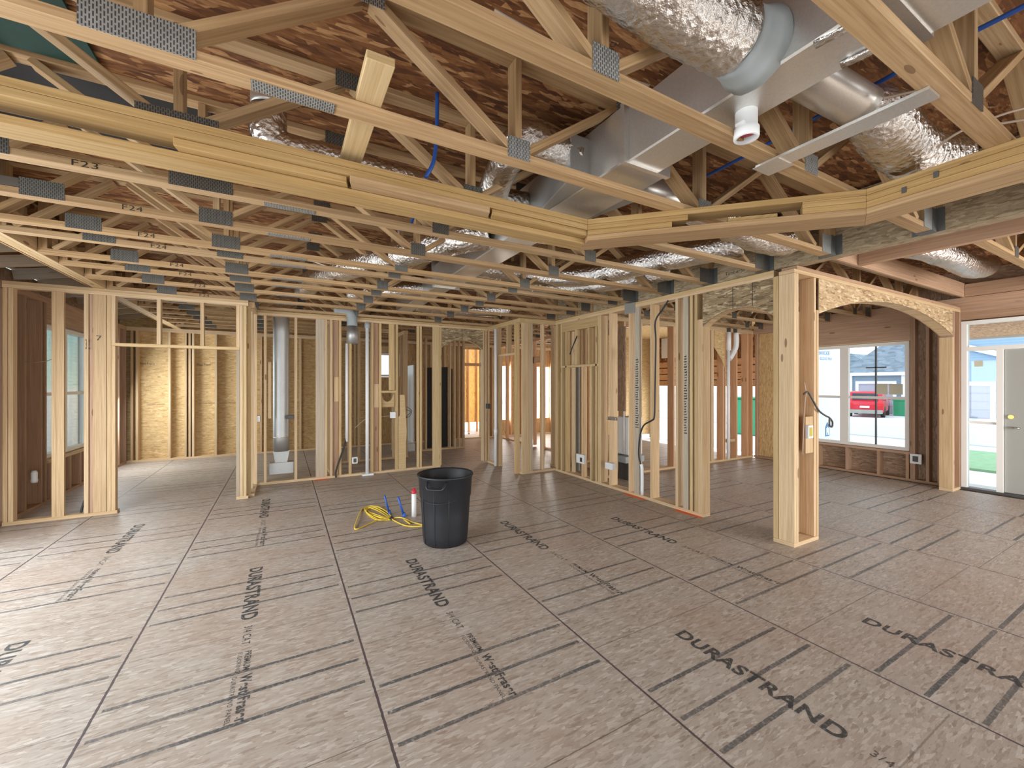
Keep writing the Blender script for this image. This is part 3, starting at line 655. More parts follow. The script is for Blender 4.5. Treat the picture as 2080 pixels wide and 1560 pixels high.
for nm, k, t0, t1, o0, o1, zi, m in (
    ('board', 'A', 0, 1, 0.07, 0.21, 0, 'tray'), ('board', 'A', 0, 1, 0.07, 0.21, 1, 'tray'), ('board', 'A', 0, 1, 0.0, 0.14, 3, 'tray'),
    ('spacer_block', 'A', 0.385, 0.575, 0.05, 0.19, 2, 'tray'), ('spacer_block', 'A', 0.80, 1, 0.06, 0.20, 2, 'tray'), ('spacer_block', 'A', 0.58, 0.795, 0.08, 0.22, 2, 'truss'),
    ('board', 'B', 0, 1, 0.07, 0.21, 0, 'tray'), ('board', 'B', 0, 0.40, 0.07, 0.21, 1, 'tray'), ('board', 'B', 0.80, 1, 0.07, 0.21, 1, 'tray'), ('spacer_block', 'B', 0, 0.34, 0.07, 0.21, 2, 'tray'),
    ('spacer_block', 'B', 0.80, 1, 0.07, 0.21, 2, 'tray'), ('spacer_block', 'B', 0.55, 0.72, 0.03, 0.17, 2, 'tray'), ('board', 'B', 0, 1, 0.0, 0.21, 3, 'truss'),
    ('board', 'C', 0, 1, 0.07, 0.21, 0, 'tray'), ('board', 'C', 0, 1, 0.07, 0.21, 1, 'tray'), ('board', 'C', 0, 1, 0.07, 0.21, 2, 'tray'), ('board', 'C', 0, 1, 0.0, 0.21, 3, 'truss')):
    z0 = L[zi]; b = board(k, t0, t1, o0, o1, z0, z0 + TH if zi else z0 + 0.0375, m, nm); fixuv(b)
for y, z in ((0.96, 2.675), (0.83, 2.705)): box('metal_clip', (3.048, y - 0.01, z), (3.056, y + 0.01, z + 0.032), M['darkgrey'], tf)
thing_box('loose_plank', (0.27, 1.60, 2.81), (0.375, 2.62, 2.846), M['yellow'], 'short pale board laid across the truss bottoms, cut end towards the camera', 'board', None, 0.003)

# ================================================================= INTERIOR STUD WALLS
def stud_wall(name, loc, label, kind='stud wall', group=None): return empty(name, loc, label, kind, group)
def part(p, nm, a, b, m='wood', bev=0.0): return box(nm, a, b, M[m], p, bev)
# --- wall with the cased opening into the sunroom
A = stud_wall('stud_wall', (-1.6, 6.885, 0), 'stud wall with the wide cased opening into the sunroom side')
y0, y1 = 6.84, 6.93
part(A, 'bottom_plate', (-2.77, y0, 0), (-1.80, y1, 0.038)); part(A, 'bottom_plate', (-0.57, y0, 0), (-0.43, y1, 0.038))
part(A, 'top_plate', (-2.77, y0, 2.69), (-0.43, y1, 2.728)); part(A, 'top_plate', (-2.77, y0, 2.7285), (-0.43, y1, 2.767))
for a, b, m in ((-2.765, -2.727, 'wood'), (-2.722, -2.684, 'wood'), (-2.375, -2.337, 'wood'), (-2.10, -2.06, 'wood'), (-2.018, -1.90, 'wood'), (-1.895, -1.857, 'wood'), (-0.53, -0.492, 'wood'), (-0.488, -0.45, 'yellow')):
    part(A, 'stud', (a, y0, 0.038), (b, y1, 2.689), m, 0.002)
part(A, 'stud', (-2.335, y0, 0.038), (-2.27, y0 + 0.038, 2.689)); part(A, 'stud', (-2.056, y0 + 0.02, 0.038), (-2.02, y1, 2.689), 'brown')
part(A, 'jack_stud', (-1.855, y0, 0.038), (-1.817, y1, 2.07), 'wood', 0.002); part(A, 'jack_stud', (-0.57, y0, 0.038), (-0.532, y1, 2.07), 'grey', 0.002)
part(A, 'header', (-1.855, y0, 2.072), (-0.532, y1, 2.11), 'yellow', 0.002)
for x in (-1.42, -0.97): part(A, 'cripple', (x, y0, 2.11), (x + 0.038, y1, 2.69))
part(A, 'cripple', (-0.57, y0, 2.11), (-0.532, y1, 2.69)); part(A, 'cripple', (-1.855, y0, 2.11), (-1.817, y1, 2.69))
mb = MB(); lettering(mb, '7', 0.05, 0.06, (-1.99, y0 - 0.0015, 2.13), (1, 0, 0), (0, 0, 1), 0); lettering(mb, '3 2', 0.04, 0.12, (-2.085, y0 - 0.0015, 2.02), (1, 0, 0), (0, 0, 1)); mb.build('marker_note', M['marker'], A)
# --- short return to the plumbing wall
R_ = stud_wall('stud_wall', (-0.43, 7.3, 0), 'short return of studs beside the round heating stack')
part(R_, 'stud', (-0.445, 6.935, 0.038), (-0.405, 7.02, 2.69), 'yellow'); part(R_, 'stud', (-0.445, 7.30, 0.038), (-0.405, 7.34, 2.69)); part(R_, 'bottom_plate', (-0.445, 6.935, 0), (-0.36, 7.615, 0.038)); part(R_, 'top_plate', (-0.445, 6.935, 2.69), (-0.36, 7.615, 2.766)); part(R_, 'stud', (-0.40, 7.58, 0.038), (-0.36, 7.615, 2.69))
# --- kitchen plumbing wall
B = stud_wall('stud_wall', (1.6, 7.66, 0), 'long plumbing stud wall with the small arch at its end, behind the bin')
y0, y1 = 7.62, 7.709
part(B, 'bottom_plate', (-0.43, y0, 0), (2.65, y1, 0.038)); part(B, 'top_plate', (-0.43, y0, 2.69), (3.74, y1, 2.728)); part(B, 'top_plate', (-0.43, y0, 2.7285), (3.74, y1, 2.766), 'yellow')
for a, b, m in ((-0.43, -0.392, 'wood'), (-0.27, -0.232, 'wood'), (0.16, 0.198, 'wood'), (0.612, 0.65, 'wood'), (0.695, 0.733, 'wood'), (0.835, 0.873, 'yellow'), (1.0, 1.038, 'yellow'), (1.365, 1.403, 'yellow'), (1.505, 1.543, 'yellow'),
                (1.80, 1.838, 'yellow'), (2.205, 2.235, 'yellow'), (2.245, 2.283, 'yellow'), (2.632, 2.67, 'yellow'), (3.545, 3.583, 'wood'), (3.60, 3.638, 'wood'), (3.66, 3.70, 'wood')):
    part(B, 'stud', (a, y0, 0.038), (b, y1, 2.689), m, 0.002)
part(B, 'stud', (0.475, y0, 0.038), (0.61, y0 + 0.038, 2.689), 'grey', 0.002); part(B, 'stud', (2.50, y0, 0.038), (2.63, y0 + 0.038, 2.689), 'yellow', 0.002)
part(B, 'stud', (0.745, y1 - 0.03, 0.038), (0.83, y1, 2.689), 'brown'); part(B, 'stud', (1.41, y1 - 0.03, 0.038), (1.50, y1, 2.689), 'brown')
part(B, 'patch_board', (0.76, y1 - 0.05, 1.30), (0.832, y1 - 0.031, 1.72)); part(B, 'patch_board', (1.415, y1 - 0.05, 1.18), (1.502, y1 - 0.031, 1.60)); part(B, 'patch_board', (-0.21, y0 + 0.01, 1.05), (-0.17, y1, 1.95))
part(B, 'cripple', (1.68, y0 + 0.01, 1.49), (1.775, y0 + 0.048, 2.689), 'yellow'); part(B, 'blocking', (1.545, y0, 1.44), (1.80, y1, 1.478), 'yellow')
MB().prism([(1.55, 1.18), (1.78, 1.18), (1.78, 1.42), (1.72, 1.30), (1.66, 1.27), (1.60, 1.30), (1.55, 1.42)], (0, 0.02, 0), (0, y1 - 0.03, 0), (1, 0, 0), (0, 0, 1)).build('notched_board', M['yellow'], B, 0, True)
MB().prism([(1.845, 0.04), (1.985, 0.04), (1.985, 0.55), (2.00, 0.70), (1.975, 1.12), (1.96, 1.40), (1.875, 1.40), (1.875, 1.02), (1.845, 1.0)], (0, 0.04, 0), (0, y0 + 0.01, 0), (1, 0, 0), (0, 0, 1)).build('notched_board', M['yellow'], B, 0, True)
def arch_poly(a, b, zs, za, zt, n=24):
    """outline of an arched header: spring height zs at both ends, crown za, top zt"""
    c = (a + b) / 2; h = (b - a) / 2; rise = za - zs; r = (h * h + rise * rise) / (2 * rise); zc = za - r
    lo = [(a + (b - a) * i / n, zc + math.sqrt(max(0, r * r - (a + (b - a) * i / n - c) ** 2))) for i in range(n + 1)]
    return [(a, zt), (b, zt)] + list(reversed(lo)), lo
po, lo = arch_poly(2.672, 3.543, 2.30, 2.47, 2.688)
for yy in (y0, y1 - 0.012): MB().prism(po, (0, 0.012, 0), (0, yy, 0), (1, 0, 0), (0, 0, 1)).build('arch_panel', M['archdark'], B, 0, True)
for (xa, za), (xb, zb) in list(zip(lo, lo[1:]))[::1]: bar('arch_slat', (xa, (y0 + y1) / 2, za + 0.012), (xb, (y0 + y1) / 2, zb + 0.012), 0.062, 0.02, M['wood'], B)
box('panel_seam', (3.09, y0 - 0.002, 2.47), (3.096, y0, 2.688), M['black'], B)
# --- pantry corner: short wall along y with a door opening, and the wall that faces the room
D_ = stud_wall('stud_wall', (3.69, 6.9, 0), 'short closet wall with a narrow door opening beside the white vent pipe')
x0, x1 = 3.65, 3.739
part(D_, 'stud', (x0, 7.18, 0.038), (x1, 7.22, 2.69), 'wood', 0.002); part(D_, 'stud', (x0, 7.13, 0.038), (x1, 7.17, 2.13), 'wood', 0.002); part(D_, 'bottom_plate', (x0, 7.13, 0), (x1, 7.615, 0.038))
part(D_, 'stud', (3.61, 6.39, 0.0), (3.70, 6.43, 2.69), 'yellow', 0.002); part(D_, 'header', (x0, 6.43, 2.13), (x1, 7.18, 2.168)); part(D_, 'cripple', (x0, 6.76, 2.168), (x1, 6.80, 2.69)); part(D_, 'top_plate', (x0, 6.30, 2.69), (x1, 7.615, 2.766), 'yellow')
E_ = stud_wall('stud_wall', (4.1, 6.34, 0), 'short stud wall facing the room, next to the closet door opening')
for a, b, c_, d_, m in ((3.70, 3.835, 6.30, 6.338, 'wood'), (3.84, 3.878, 6.30, 6.389, 'wood'), (3.88, 3.918, 6.30, 6.389, 'grey'), (4.13, 4.168, 6.30, 6.389, 'wood'), (4.46, 4.498, 6.30, 6.389, 'wood')): part(E_, 'stud', (a, c_, 0.038), (b, d_, 2.689), m, 0.002)
part(E_, 'bottom_plate', (3.70, 6.30, 0), (4.54, 6.389, 0.038)); part(E_, 'top_plate', (3.742, 6.30, 2.69), (4.54, 6.389, 2.766), 'yellow')
# --- long wall under the strand beam
F_ = stud_wall('stud_wall', (4.47, 4.7, 0), 'long stud wall under the strand beam, cables and white boxes on its studs')
x0, x1 = 4.40, 4.54
part(F_, 'bottom_plate', (x0, 3.22, 0), (x1, 6.29, 0.038)); part(F_, 'top_plate', (x0, 2.40, 2.69), (x1, 6.29, 2.728)); part(F_, 'top_plate', (x0, 2.40, 2.7285), (x1, 6.29, 2.766), 'yellow')
def fs(yt, m='wood', z0=0.038, z1=2.689, w=0.038, dx=0.0, dd=None): return part(F_, 'stud', (x0 + dx, yt - w, z0), ((x1 if dd is None else x0 + dx + dd), yt, z1), m, 0.002)
for yt, m in ((6.26, 'yellow'), (6.12, 'yellow'), (5.11, 'yellow'), (5.07, 'wood'), (4.845, 'wood'), (4.435, 'wood'), (4.03, 'wood'), (3.615, 'wood'), (3.40, 'yellow'), (3.335, 'yellow')): fs(yt, m)
part(F_, 'stud', (x0, 3.22, 0.038), (x0 + 0.138, 3.294, 2.38), 'wood', 0.002)
tb1 = fs(4.325, 'grey', w=0.10, dd=0.036); tb2 = fs(3.50, 'grey', w=0.075, dd=0.036)
for tb, yt, w in ((tb1, 4.325, 0.10), (tb2, 3.50, 0.075)):
    mb = MB()
    for i in range(30):
        zz = 0.98 + i * 0.033; a_ = 0.20 + 0.16 * random.random(); b_ = 0.62 + 0.22 * random.random()
        mb.box((x0 - 0.001, yt - w * b_, zz), (x0 - 0.0004, yt - w * a_, zz + 0.009 + 0.006 * random.random()))
        if i % 3: mb.box((x0 - 0.001, yt - w * b_, zz), (x0 - 0.0004, yt - w * b_ + 0.008, zz + 0.024))
    mb.build('printed_marks', M['marker'], tb)
part(F_, 'header', (x0, 5.11, 2.53), (x0 + 0.09, 6.08, 2.688), 'yellow', 0.002); part(F_, 'blocking', (x0, 5.11, 1.89), (x0 + 0.09, 6.08, 1.928), 'yellow', 0.002)
for yt, za, zb, m in ((5.98, 0.038, 2.53, 'yellow'), (5.70, 1.93, 2.53, 'yellow'), (5.52, 0.038, 1.89, 'wood'), (5.36, 1.93, 2.53, 'yellow'), (5.30, 0.038, 1.89, 'yellow'), (5.17, 0.038, 2.53, 'yellow')): fs(yt, m, za, zb, dd=0.09)
part(F_, 'stud', (x0 + 0.10, 5.86, 0.038), (x1, 5.92, 2.53), 'wood'); part(F_, 'stud', (x0 + 0.1, 5.42, 1.93), (x1, 5.47, 2.53), 'wood')
# arch between that wall and the square post
AR = stud_wall('arched_header', (4.47, 2.84, 2.3), 'small strand board arch between the stud wall and the square post', 'arch')
po, lo = arch_poly(2.388, 3.218, 2.29, 2.445, 2.688)
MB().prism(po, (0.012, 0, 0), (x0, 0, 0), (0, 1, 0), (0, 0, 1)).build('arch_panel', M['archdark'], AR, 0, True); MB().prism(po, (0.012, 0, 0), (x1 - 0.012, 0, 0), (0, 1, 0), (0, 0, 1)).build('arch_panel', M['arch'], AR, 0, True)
for (a, za), (b, zb) in zip(lo, lo[1:]): bar('arch_slat', ((x0 + x1) / 2, a, za + 0.012), ((x0 + x1) / 2, b, zb + 0.012), 0.112, 0.02, M['wood'], AR)
for y in (2.62, 2.84): box('panel_seam', (x0 - 0.002, y - 0.003, 2.44), (x0, y + 0.003, 2.686), M['black'], AR)
# square post
PO = stud_wall('post', (4.6, 2.28, 0), 'square built-up lumber post standing alone in the room', 'post')
part(PO, 'stud', (4.36, 2.335, 0.04), (4.48, 2.384, 2.689), 'yellow', 0.003); part(PO, 'stud', (4.36, 2.184, 0.04), (4.398, 2.331, 2.689), 'wood', 0.003); part(PO, 'stud', (4.40, 2.184, 0.04), (4.438, 2.331, 2.689), 'wood', 0.003); part(PO, 'stud', (4.44, 2.20, 0.04), (4.465, 2.331, 2.689), 'brown', 0.002)
part(PO, 'stud', (4.785, 2.184, 0.04), (4.823, 2.331, 2.36), 'wood', 0.003); part(PO, 'stud', (4.70, 2.325, 0.04), (4.824, 2.384, 2.36), 'wood', 0.003); part(PO, 'back_board', (4.467, 2.334, 0.04), (4.699, 2.372, 2.689), 'brown')
part(PO, 'bottom_plate', (4.36, 2.184, 0), (4.824, 2.384, 0.039), 'wood', 0.003); part(PO, 'stud', (4.745, 2.19, 0.04), (4.783, 2.331, 2.689), 'wood', 0.003)
part(PO, 'backing_block', (4.60, 2.2, 0.90), (4.742, 2.225, 1.27), 'wood')
# long arch towards the front room
LA = stud_wall('arched_header', (6.7, 2.26, 2.3), 'long strand board arch with slatted underside in front of the window', 'arch')
po, lo = arch_poly(4.826, 8.69, 2.325, 2.605, 2.688, 48)
MB().prism(po, (0, 0.012, 0), (0, 2.184, 0), (1, 0, 0), (0, 0, 1)).build('arch_panel', M['arch'], LA, 0, True); MB().prism(po, (0, 0.012, 0), (0, 2.319, 0), (1, 0, 0), (0, 0, 1)).build('arch_panel', M['arch'], LA, 0, True)
for (a, za), (b, zb) in zip(lo, lo[1:]): bar('arch_slat', (a + 0.006, 2.2575, za + 0.010), (b - 0.014, 2.2575, zb + 0.010), 0.120, 0.018, M['wood'], LA)
part(LA, 'top_plate', (4.36, 2.184, 2.69), (9.02, 2.331, 2.728), 'wood', 0.002); part(LA, 'top_plate', (4.41, 2.184, 2.7285), (9.02, 2.331, 2.766), 'brown', 0.002)
WJ = stud_wall('stud_wall', (8.85, 2.26, 0), 'end of the arched wall beside the front door, with a switch box')
for a, m in ((8.69, 'wood'), (8.73, 'brown'), (8.985, 'brown')): part(WJ, 'stud', (a, 2.184, 0.04), (a + 0.037, 2.331, 2.30 if a < 8.71 else 2.689), m, 0.002)
part(WJ, 'bottom_plate', (8.69, 2.184, 0), (9.025, 2.331, 0.039)); part(WJ, 'back_board', (8.77, 2.30, 0.04), (8.983, 2.331, 2.689), 'brown')
# --- wall between the front room and the garage
G_ = stud_wall('stud_wall', (7, 5.42, 0), 'orange lit stud wall at the end of the front room, daylight between its studs')
y0, y1 = 5.35, 5.49
part(G_, 'bottom_plate', (4.58, y0, 0), (9.02, y1, 0.038)); part(G_, 'top_plate', (4.56, y0, 2.69), (9.02, y1, 2.766), 'wood')
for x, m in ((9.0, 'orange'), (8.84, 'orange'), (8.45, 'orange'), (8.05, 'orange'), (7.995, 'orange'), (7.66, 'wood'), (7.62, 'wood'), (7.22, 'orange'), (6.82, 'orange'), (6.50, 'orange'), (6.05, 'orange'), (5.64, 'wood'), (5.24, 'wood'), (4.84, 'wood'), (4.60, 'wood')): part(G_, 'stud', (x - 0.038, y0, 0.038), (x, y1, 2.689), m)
part(G_, 'blocking', (8.08, y0 + 0.02, 0.38), (8.40, y0 + 0.12, 0.44), 'wood')
MB().prism([(7.66, 2.688), (7.70, 2.688), (7.99, 2.688), (7.99, 1.95), (7.90, 2.1), (7.66, 2.35)], (0, 0.012, 0), (0, y0 - 0.013, 0), (1, 0, 0), (0, 0, 1)).build('gusset_panel', M['osb'], G_, 0, True)
# --- deeper partitions seen through the studs
def partition(label, axis, c, lo, hi, xs, m='wood', skip=(), depth=0.089, orange=()):
    r = stud_wall('stud_wall', ((lo + hi) / 2, c + .04, 0) if axis == 'y' else (c + .04, (lo + hi) / 2, 0), label)
    def q(a, b, z0, z1): return ((a, c, z0), (b, c + depth, z1)) if axis == 'y' else ((c, a, z0), (c + depth, b, z1))
    segs = []; s = lo
    for a, b in skip: segs.append((s, a)); s = b
    segs.append((s, hi))
    for a, b in segs: box('bottom_plate', *q(a, b, 0, 0.038), M[m], r)
    box('top_plate', *q(lo, hi, 2.69, 2.766), M[m], r)
    for a, b in skip: box('header', *q(a, b, 2.13, 2.30), M[m], r)
    for x in xs: box('stud', *q(x - .019, x + .019, 0.038, 2.689), M['orange' if x in orange else m], r)
    return r
partition('closet stud wall with black panels seen past the small arch', 'y', 9.62, 2.86, 3.98, (2.88, 2.99, 3.20, 3.60, 3.72, 3.84, 3.96), 'wood')
partition('bathroom stud wall behind the white vent pipe', 'y', 8.95, 0.75, 2.10, (0.8, 0.95, 1.17, 1.37, 2.07), 'wood')
partition('laundry stud wall behind the grey vent boot', 'x', 0.72, 8.0, 11.0, (8.1, 8.5, 8.9, 9.3, 9.7, 10.1, 10.5, 10.9), 'wood')
partition('shower stud wall beside the white surround', 'x', 2.30, 9.0, 10.25, (9.05, 9.35, 9.8, 10.2), 'wood')
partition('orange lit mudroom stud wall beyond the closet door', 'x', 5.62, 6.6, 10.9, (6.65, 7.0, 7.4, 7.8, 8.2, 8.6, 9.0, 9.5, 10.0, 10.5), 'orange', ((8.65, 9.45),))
partition('pantry rear stud wall behind the grey panels', 'x', 5.10, 5.52, 6.55, (5.56, 5.75, 6.1, 6.35, 6.5), 'wood')
partition('stud wall behind the short closet wall', 'y', 6.60, 4.56, 5.60, (4.60, 4.75, 4.98, 5.2, 5.45, 5.58), 'wood', orange=(5.2, 5.45))
sh = empty('shower_surround', (2.62, 10.3, 0), 'white shower surround standing in the back bathroom', 'shower'); box('side_wall', (2.75, 9.9, 0.0), (2.78, 10.75, 2.06), M['whitebox'], sh); box('shower_pan', (2.60, 9.75, 0.0), (2.749, 10.75, 0.18), M['whitebox'], sh)
for i, (a, b, z) in enumerate(((3.01, 3.17, 2.0), (3.42, 3.58, 2.02), (3.62, 3.705, 1.98))): thing_box('panel', (a, 9.76, 0.04), (b, 9.79, z), M['blackfelt'], ['black board behind the closet studs, farthest from the small arch', 'black board behind the closet studs, seen through the small arch', 'narrow black board behind the closet studs, nearest to the hall studs'][i], 'board')
for i, (a, b, ya) in enumerate(((4.66, 4.84, 6.45), (4.90, 5.02, 6.47))): thing_box('panel', (4.62 + 0.3 * i, 5.86 - .25 * i, 0.05), (4.64 + 0.3 * i, 6.06 - .25 * i, 2.5), M['greypanel'], ['tall grey panel inside the pantry, next to the corner', 'tall grey panel inside the pantry, farther from the corner'][i], 'panel')
thing_box('panel', (4.9, 5.02, 1.15), (4.93, 5.26, 2.55), M['osbdark'], 'dark brown board over the white utility cabinet', 'board')
# orange lit porch boards beyond the back door
pw = empty('porch_wall', (4.9, 12.8, 0.3), 'sunlit strand board and studs seen through the far doorway', 'wall panel'); box('sheathing', (4.2, 12.8, 0.32), (5.9, 12.82, 3.2), M['osb'], pw)
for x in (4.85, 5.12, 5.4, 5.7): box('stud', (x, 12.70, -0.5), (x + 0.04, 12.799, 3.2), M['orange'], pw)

# ================================================================= DUCTS, PIPES, CABLES
def run(name, pts, r, m, label, cat, group=None, n=14, sub=6, **k): return tag(MB().tube(pts, r, n, True, sub=sub, **k).build(name, M[m]), label, cat, group)
# main trunk of galvanized sheet along y
tr = empty('supply_trunk', (1.86, 2.5, 2.88), 'long galvanized sheet metal trunk duct threaded through the trusses', 'duct')
def trunk(ya, yb, xa, xb, za, zb, m='sheet'): return box('duct_section', (xa, ya, za), (xb, yb, zb), M[m], tr, 0.008)
trunk(-1.2, 0.58, 1.72, 2.06, 2.87, 3.2); trunk(0.585, 1.75, 1.73, 1.985, 2.875, 3.19); trunk(1.755, 3.1, 1.70, 2.06, 2.87, 3.2); trunk(3.105, 5.2, 1.73, 2.02, 2.88, 3.16); trunk(5.205, 7.4, 1.75, 1.99, 2.88, 3.12)
for y in (0.58, 1.75, 3.1, 5.2): box('seam_cleat', (1.69, y - 0.012, 2.862), (2.07, y + 0.018, 3.205), M['sheet'], tr)
for x in (1.735, 1.94): MB().tube([(x, 0.66, 2.868), (x + .015, 0.72, 2.866), (x, 0.80, 2.868)], 0.022, 8, rough=0.5, flat=0.4).build('tape_patch', M['foil'], tr)
MB().prism([(0, 0), (0.62, 0), (0.44, 0.9), (0.18, 0.9)], (0, 0, 0.28), (1.55, 2.05, 2.875), (1, 0, 0), (0, 1, 0)).build('transition', M['sheetdull'], tr, 0.006, True)
# flex ducts in crinkled foil
FX = 'foil wrapped flexible ducts'
f1 = run('flex_duct', [(-0.2, 1.12, 3.16), (0.35, 1.1, 3.10), (0.8, 1.04, 3.03), (1.25, 1.03, 2.985), (1.60, 1.02, 2.99)], lambda t: 0.132 if t < 0.97 else 0.118, 'foil', 'large foil flex duct overhead, ending at the grey sealed collar', 'duct', FX, 28, 16, rough=0.05, ridge=0.018)
cl = tag(MB().tube([(1.585, 1.02, 2.99), (1.63, 1.02, 2.99), (1.68, 1.02, 2.99), (1.726, 1.02, 2.995)], lambda t: 0.125 + 0.03 * t * t, 28, rough=0.03).build('duct_collar', M['sealant']), 'grey mastic sealed collar joining the large flex duct to the trunk', 'duct collar')
run('takeoff_pipe', [(1.99, 1.02, 3.03), (2.3, 1.0, 3.02), (2.56, 0.98, 3.01)], 0.105, 'sheet', 'short oval sheet metal takeoff pipe next to the trunk', 'pipe', None, 24, 3, flat=0.72)
run('flex_duct', [(2.58, 0.98, 3.02), (2.7, 0.96, 3.0), (2.9, 0.97, 2.97), (3.1, 0.97, 2.94), (3.35, 0.96, 2.95), (3.6, 0.93, 3.0)], lambda t: 0.09 + 0.05 * min(1, t * 4), 'foil', 'foil flex duct sagging above the clipped tray corner', 'duct', FX, 28, 10, rough=0.07, ridge=0.02)
run('takeoff_pipe', [(2.02, 2.22, 3.07), (2.4, 2.24, 3.07), (2.85, 2.26, 3.07)], 0.10, 'sheet', 'round sheet metal takeoff pipe behind the clipped tray board', 'pipe', None, 24, 3)
run('flex_duct', [(2.86, 2.26, 3.07), (3.1, 2.27, 3.05), (3.5, 2.25, 3.0), (3.85, 2.22, 2.94), (4.1, 2.1, 2.93), (4.25, 2.1, 3.1)], 0.125, 'foil', 'foil flex duct bulging down beside the strand beam hangers', 'duct', FX, 26, 8, rough=0.07, ridge=0.02)
run('flex_duct', [(1.66, 2.15, 3.06), (1.45, 2.17, 3.10), (1.32, 2.2, 3.12), (1.26, 2.3, 3.06), (1.32, 2.65, 2.99), (1.42, 2.85, 2.98), (1.62, 2.95, 3.0)], 0.105, 'foil', 'foil flex duct bent around the centre truss post', 'duct', FX, 26, 8, rough=0.08, ridge=0.02)
run('flex_duct', [(-0.08, 2.84, 3.22), (-0.07, 2.85, 3.08), (0.02, 2.86, 3.02), (0.3, 2.86, 3.02), (0.8, 2.86, 3.0), (1.3, 2.86, 3.02), (1.7, 2.86, 3.04)], 0.10, 'foil', 'foil flex duct running behind the tray frame to a metal elbow', 'duct', FX, 26, 8, rough=0.07, ridge=0.02)
run('duct_elbow', [(-0.08, 2.84, 3.325), (-0.08, 2.84, 3.23)], 0.09, 'sheet', 'vertical sheet metal boot at the end of the flex duct behind the tray frame', 'duct', None, 24, 3)
run('flex_duct', [(1.72, 3.55, 3.03), (1.5, 3.7, 3.0), (1.2, 4.1, 2.96), (0.95, 4.55, 2.95), (0.7, 5.0, 2.95), (0.5, 5.5, 2.95), (0.35, 6.1, 2.98), (0.3, 6.6, 3.0), (0.28, 7.1, 3.03)], 0.14, 'foil', 'bright foil flex duct curving away under the deck towards the plumbing wall', 'duct', FX, 28, 10, rough=0.06, ridge=0.02)
run('flex_duct', [(2.02, 4.55, 3.02), (2.5, 4.5, 3.0), (2.95, 4.3, 2.95), (3.3, 3.9, 2.93), (3.55, 3.3, 2.95), (3.72, 2.8, 2.95), (3.95, 2.45, 2.98)], 0.125, 'foil', 'foil flex duct looping through the trusses near the strand beam', 'duct', FX, 28, 10, rough=0.07, ridge=0.02)
run('flex_duct', [(2.04, 5.0, 3.02), (2.5, 5.0, 3.0), (3.1, 4.85, 2.95), (3.5, 4.55, 2.93), (3.9, 4.0, 2.96), (4.2, 3.5, 3.0)], 0.115, 'foil', 'foil flex duct looping farther back near the strand beam', 'duct', FX, 26, 8, rough=0.07, ridge=0.02)
run('flex_duct', [(2.0, 5.9, 3.0), (1.6, 5.95, 2.98), (1.2, 6.2, 2.96), (0.9, 6.6, 2.96)], 0.11, 'foil', 'short foil flex duct near the far end of the trunk', 'duct', FX, 24, 8, rough=0.07, ridge=0.02)
run('flex_duct', [(5.75, 2.02, 3.12), (5.9, 1.75, 3.06), (6.4, 1.62, 2.99), (7.0, 1.62, 2.97), (7.6, 1.65, 3.05), (8.0, 1.7, 3.15)], 0.125, 'foil', 'foil flex duct sagging over the foyer behind the brown beam', 'duct', FX, 26, 8, rough=0.08, ridge=0.02)
run('flex_duct', [(6.9, 0.95, 3.12), (7.4, 0.98, 3.08), (8.0, 0.96, 3.08), (8.6, 0.92, 3.12)], 0.115, 'foil', 'foil flex duct over the foyer, nearest to the front door', 'duct', FX, 26, 8, rough=0.08, ridge=0.02)
run('flex_duct', [(4.75, 1.9, 3.1), (4.9, 1.4, 3.02), (5.0, 0.9, 3.05), (5.1, 0.3, 3.1)], 0.12, 'foil', 'foil flex duct between the strand beam and the brown foyer beam', 'duct', FX, 26, 8, rough=0.08, ridge=0.02)
run('flex_duct', [(2.0, 7.1, 2.98), (2.6, 7.2, 2.97), (3.2, 7.0, 2.96), (3.7, 6.7, 2.98)], 0.11, 'foil', 'foil flex duct over the small arch of the plumbing wall', 'duct', FX, 24, 8, rough=0.08, ridge=0.02)
st = MB().box((2.21, 0.62, 2.755), (2.32, 1.30, 2.768)); st.box((2.20, 1.18, 2.752), (2.35, 1.31, 2.754)); tag(st.build('metal_strap', M['sheet']), 'flat bright metal strap bridging two trusses by the white fitting', 'strap')
ft = empty('vent_fitting', (1.90, 1.16, 2.74), 'white plastic vent fitting hanging under the trunk', 'vent fitting')
MB().lathe([(0.042, 0.0), (0.052, 0.0), (0.054, 0.004), (0.054, 0.045), (0.047, 0.048), (0.047, 0.125)], (1.90, 1.16, 2.75), 24).build('collar', M['pvc'], ft); MB().lathe([(0.0, 0.03), (0.043, 0.03)], (1.90, 1.16, 2.75), 20).build('damper', M['red'], ft); box('tab', (1.845, 1.14, 2.80), (1.90, 1.18, 2.812), M['pvc'], ft)
# water lines
run('water_pipe', [(2.80, 2.1, 3.17), (2.74, 1.6, 3.15), (2.69, 1.2, 3.14), (2.66, 0.72, 3.15), (2.68, 0.1, 3.16)], 0.011, 'blue', 'long blue water line crossing above the trusses', 'pipe', None, 8, 5)
run('water_pipe', [(0.80, 2.36, 3.33), (0.80, 2.37, 3.1), (0.785, 2.38, 2.93), (0.74, 2.40, 2.83)], 0.012, 'blue', 'short blue water line dropping by the tray frame', 'pipe', None, 8, 5)
run('water_pipe', [(0.95, 3.45, 3.33), (0.97, 3.46, 3.05), (0.92, 3.48, 2.92), (0.84, 3.50, 2.9)], 0.011, 'blue', 'curled blue water line above the trusses beyond the tray', 'pipe', None, 8, 5)
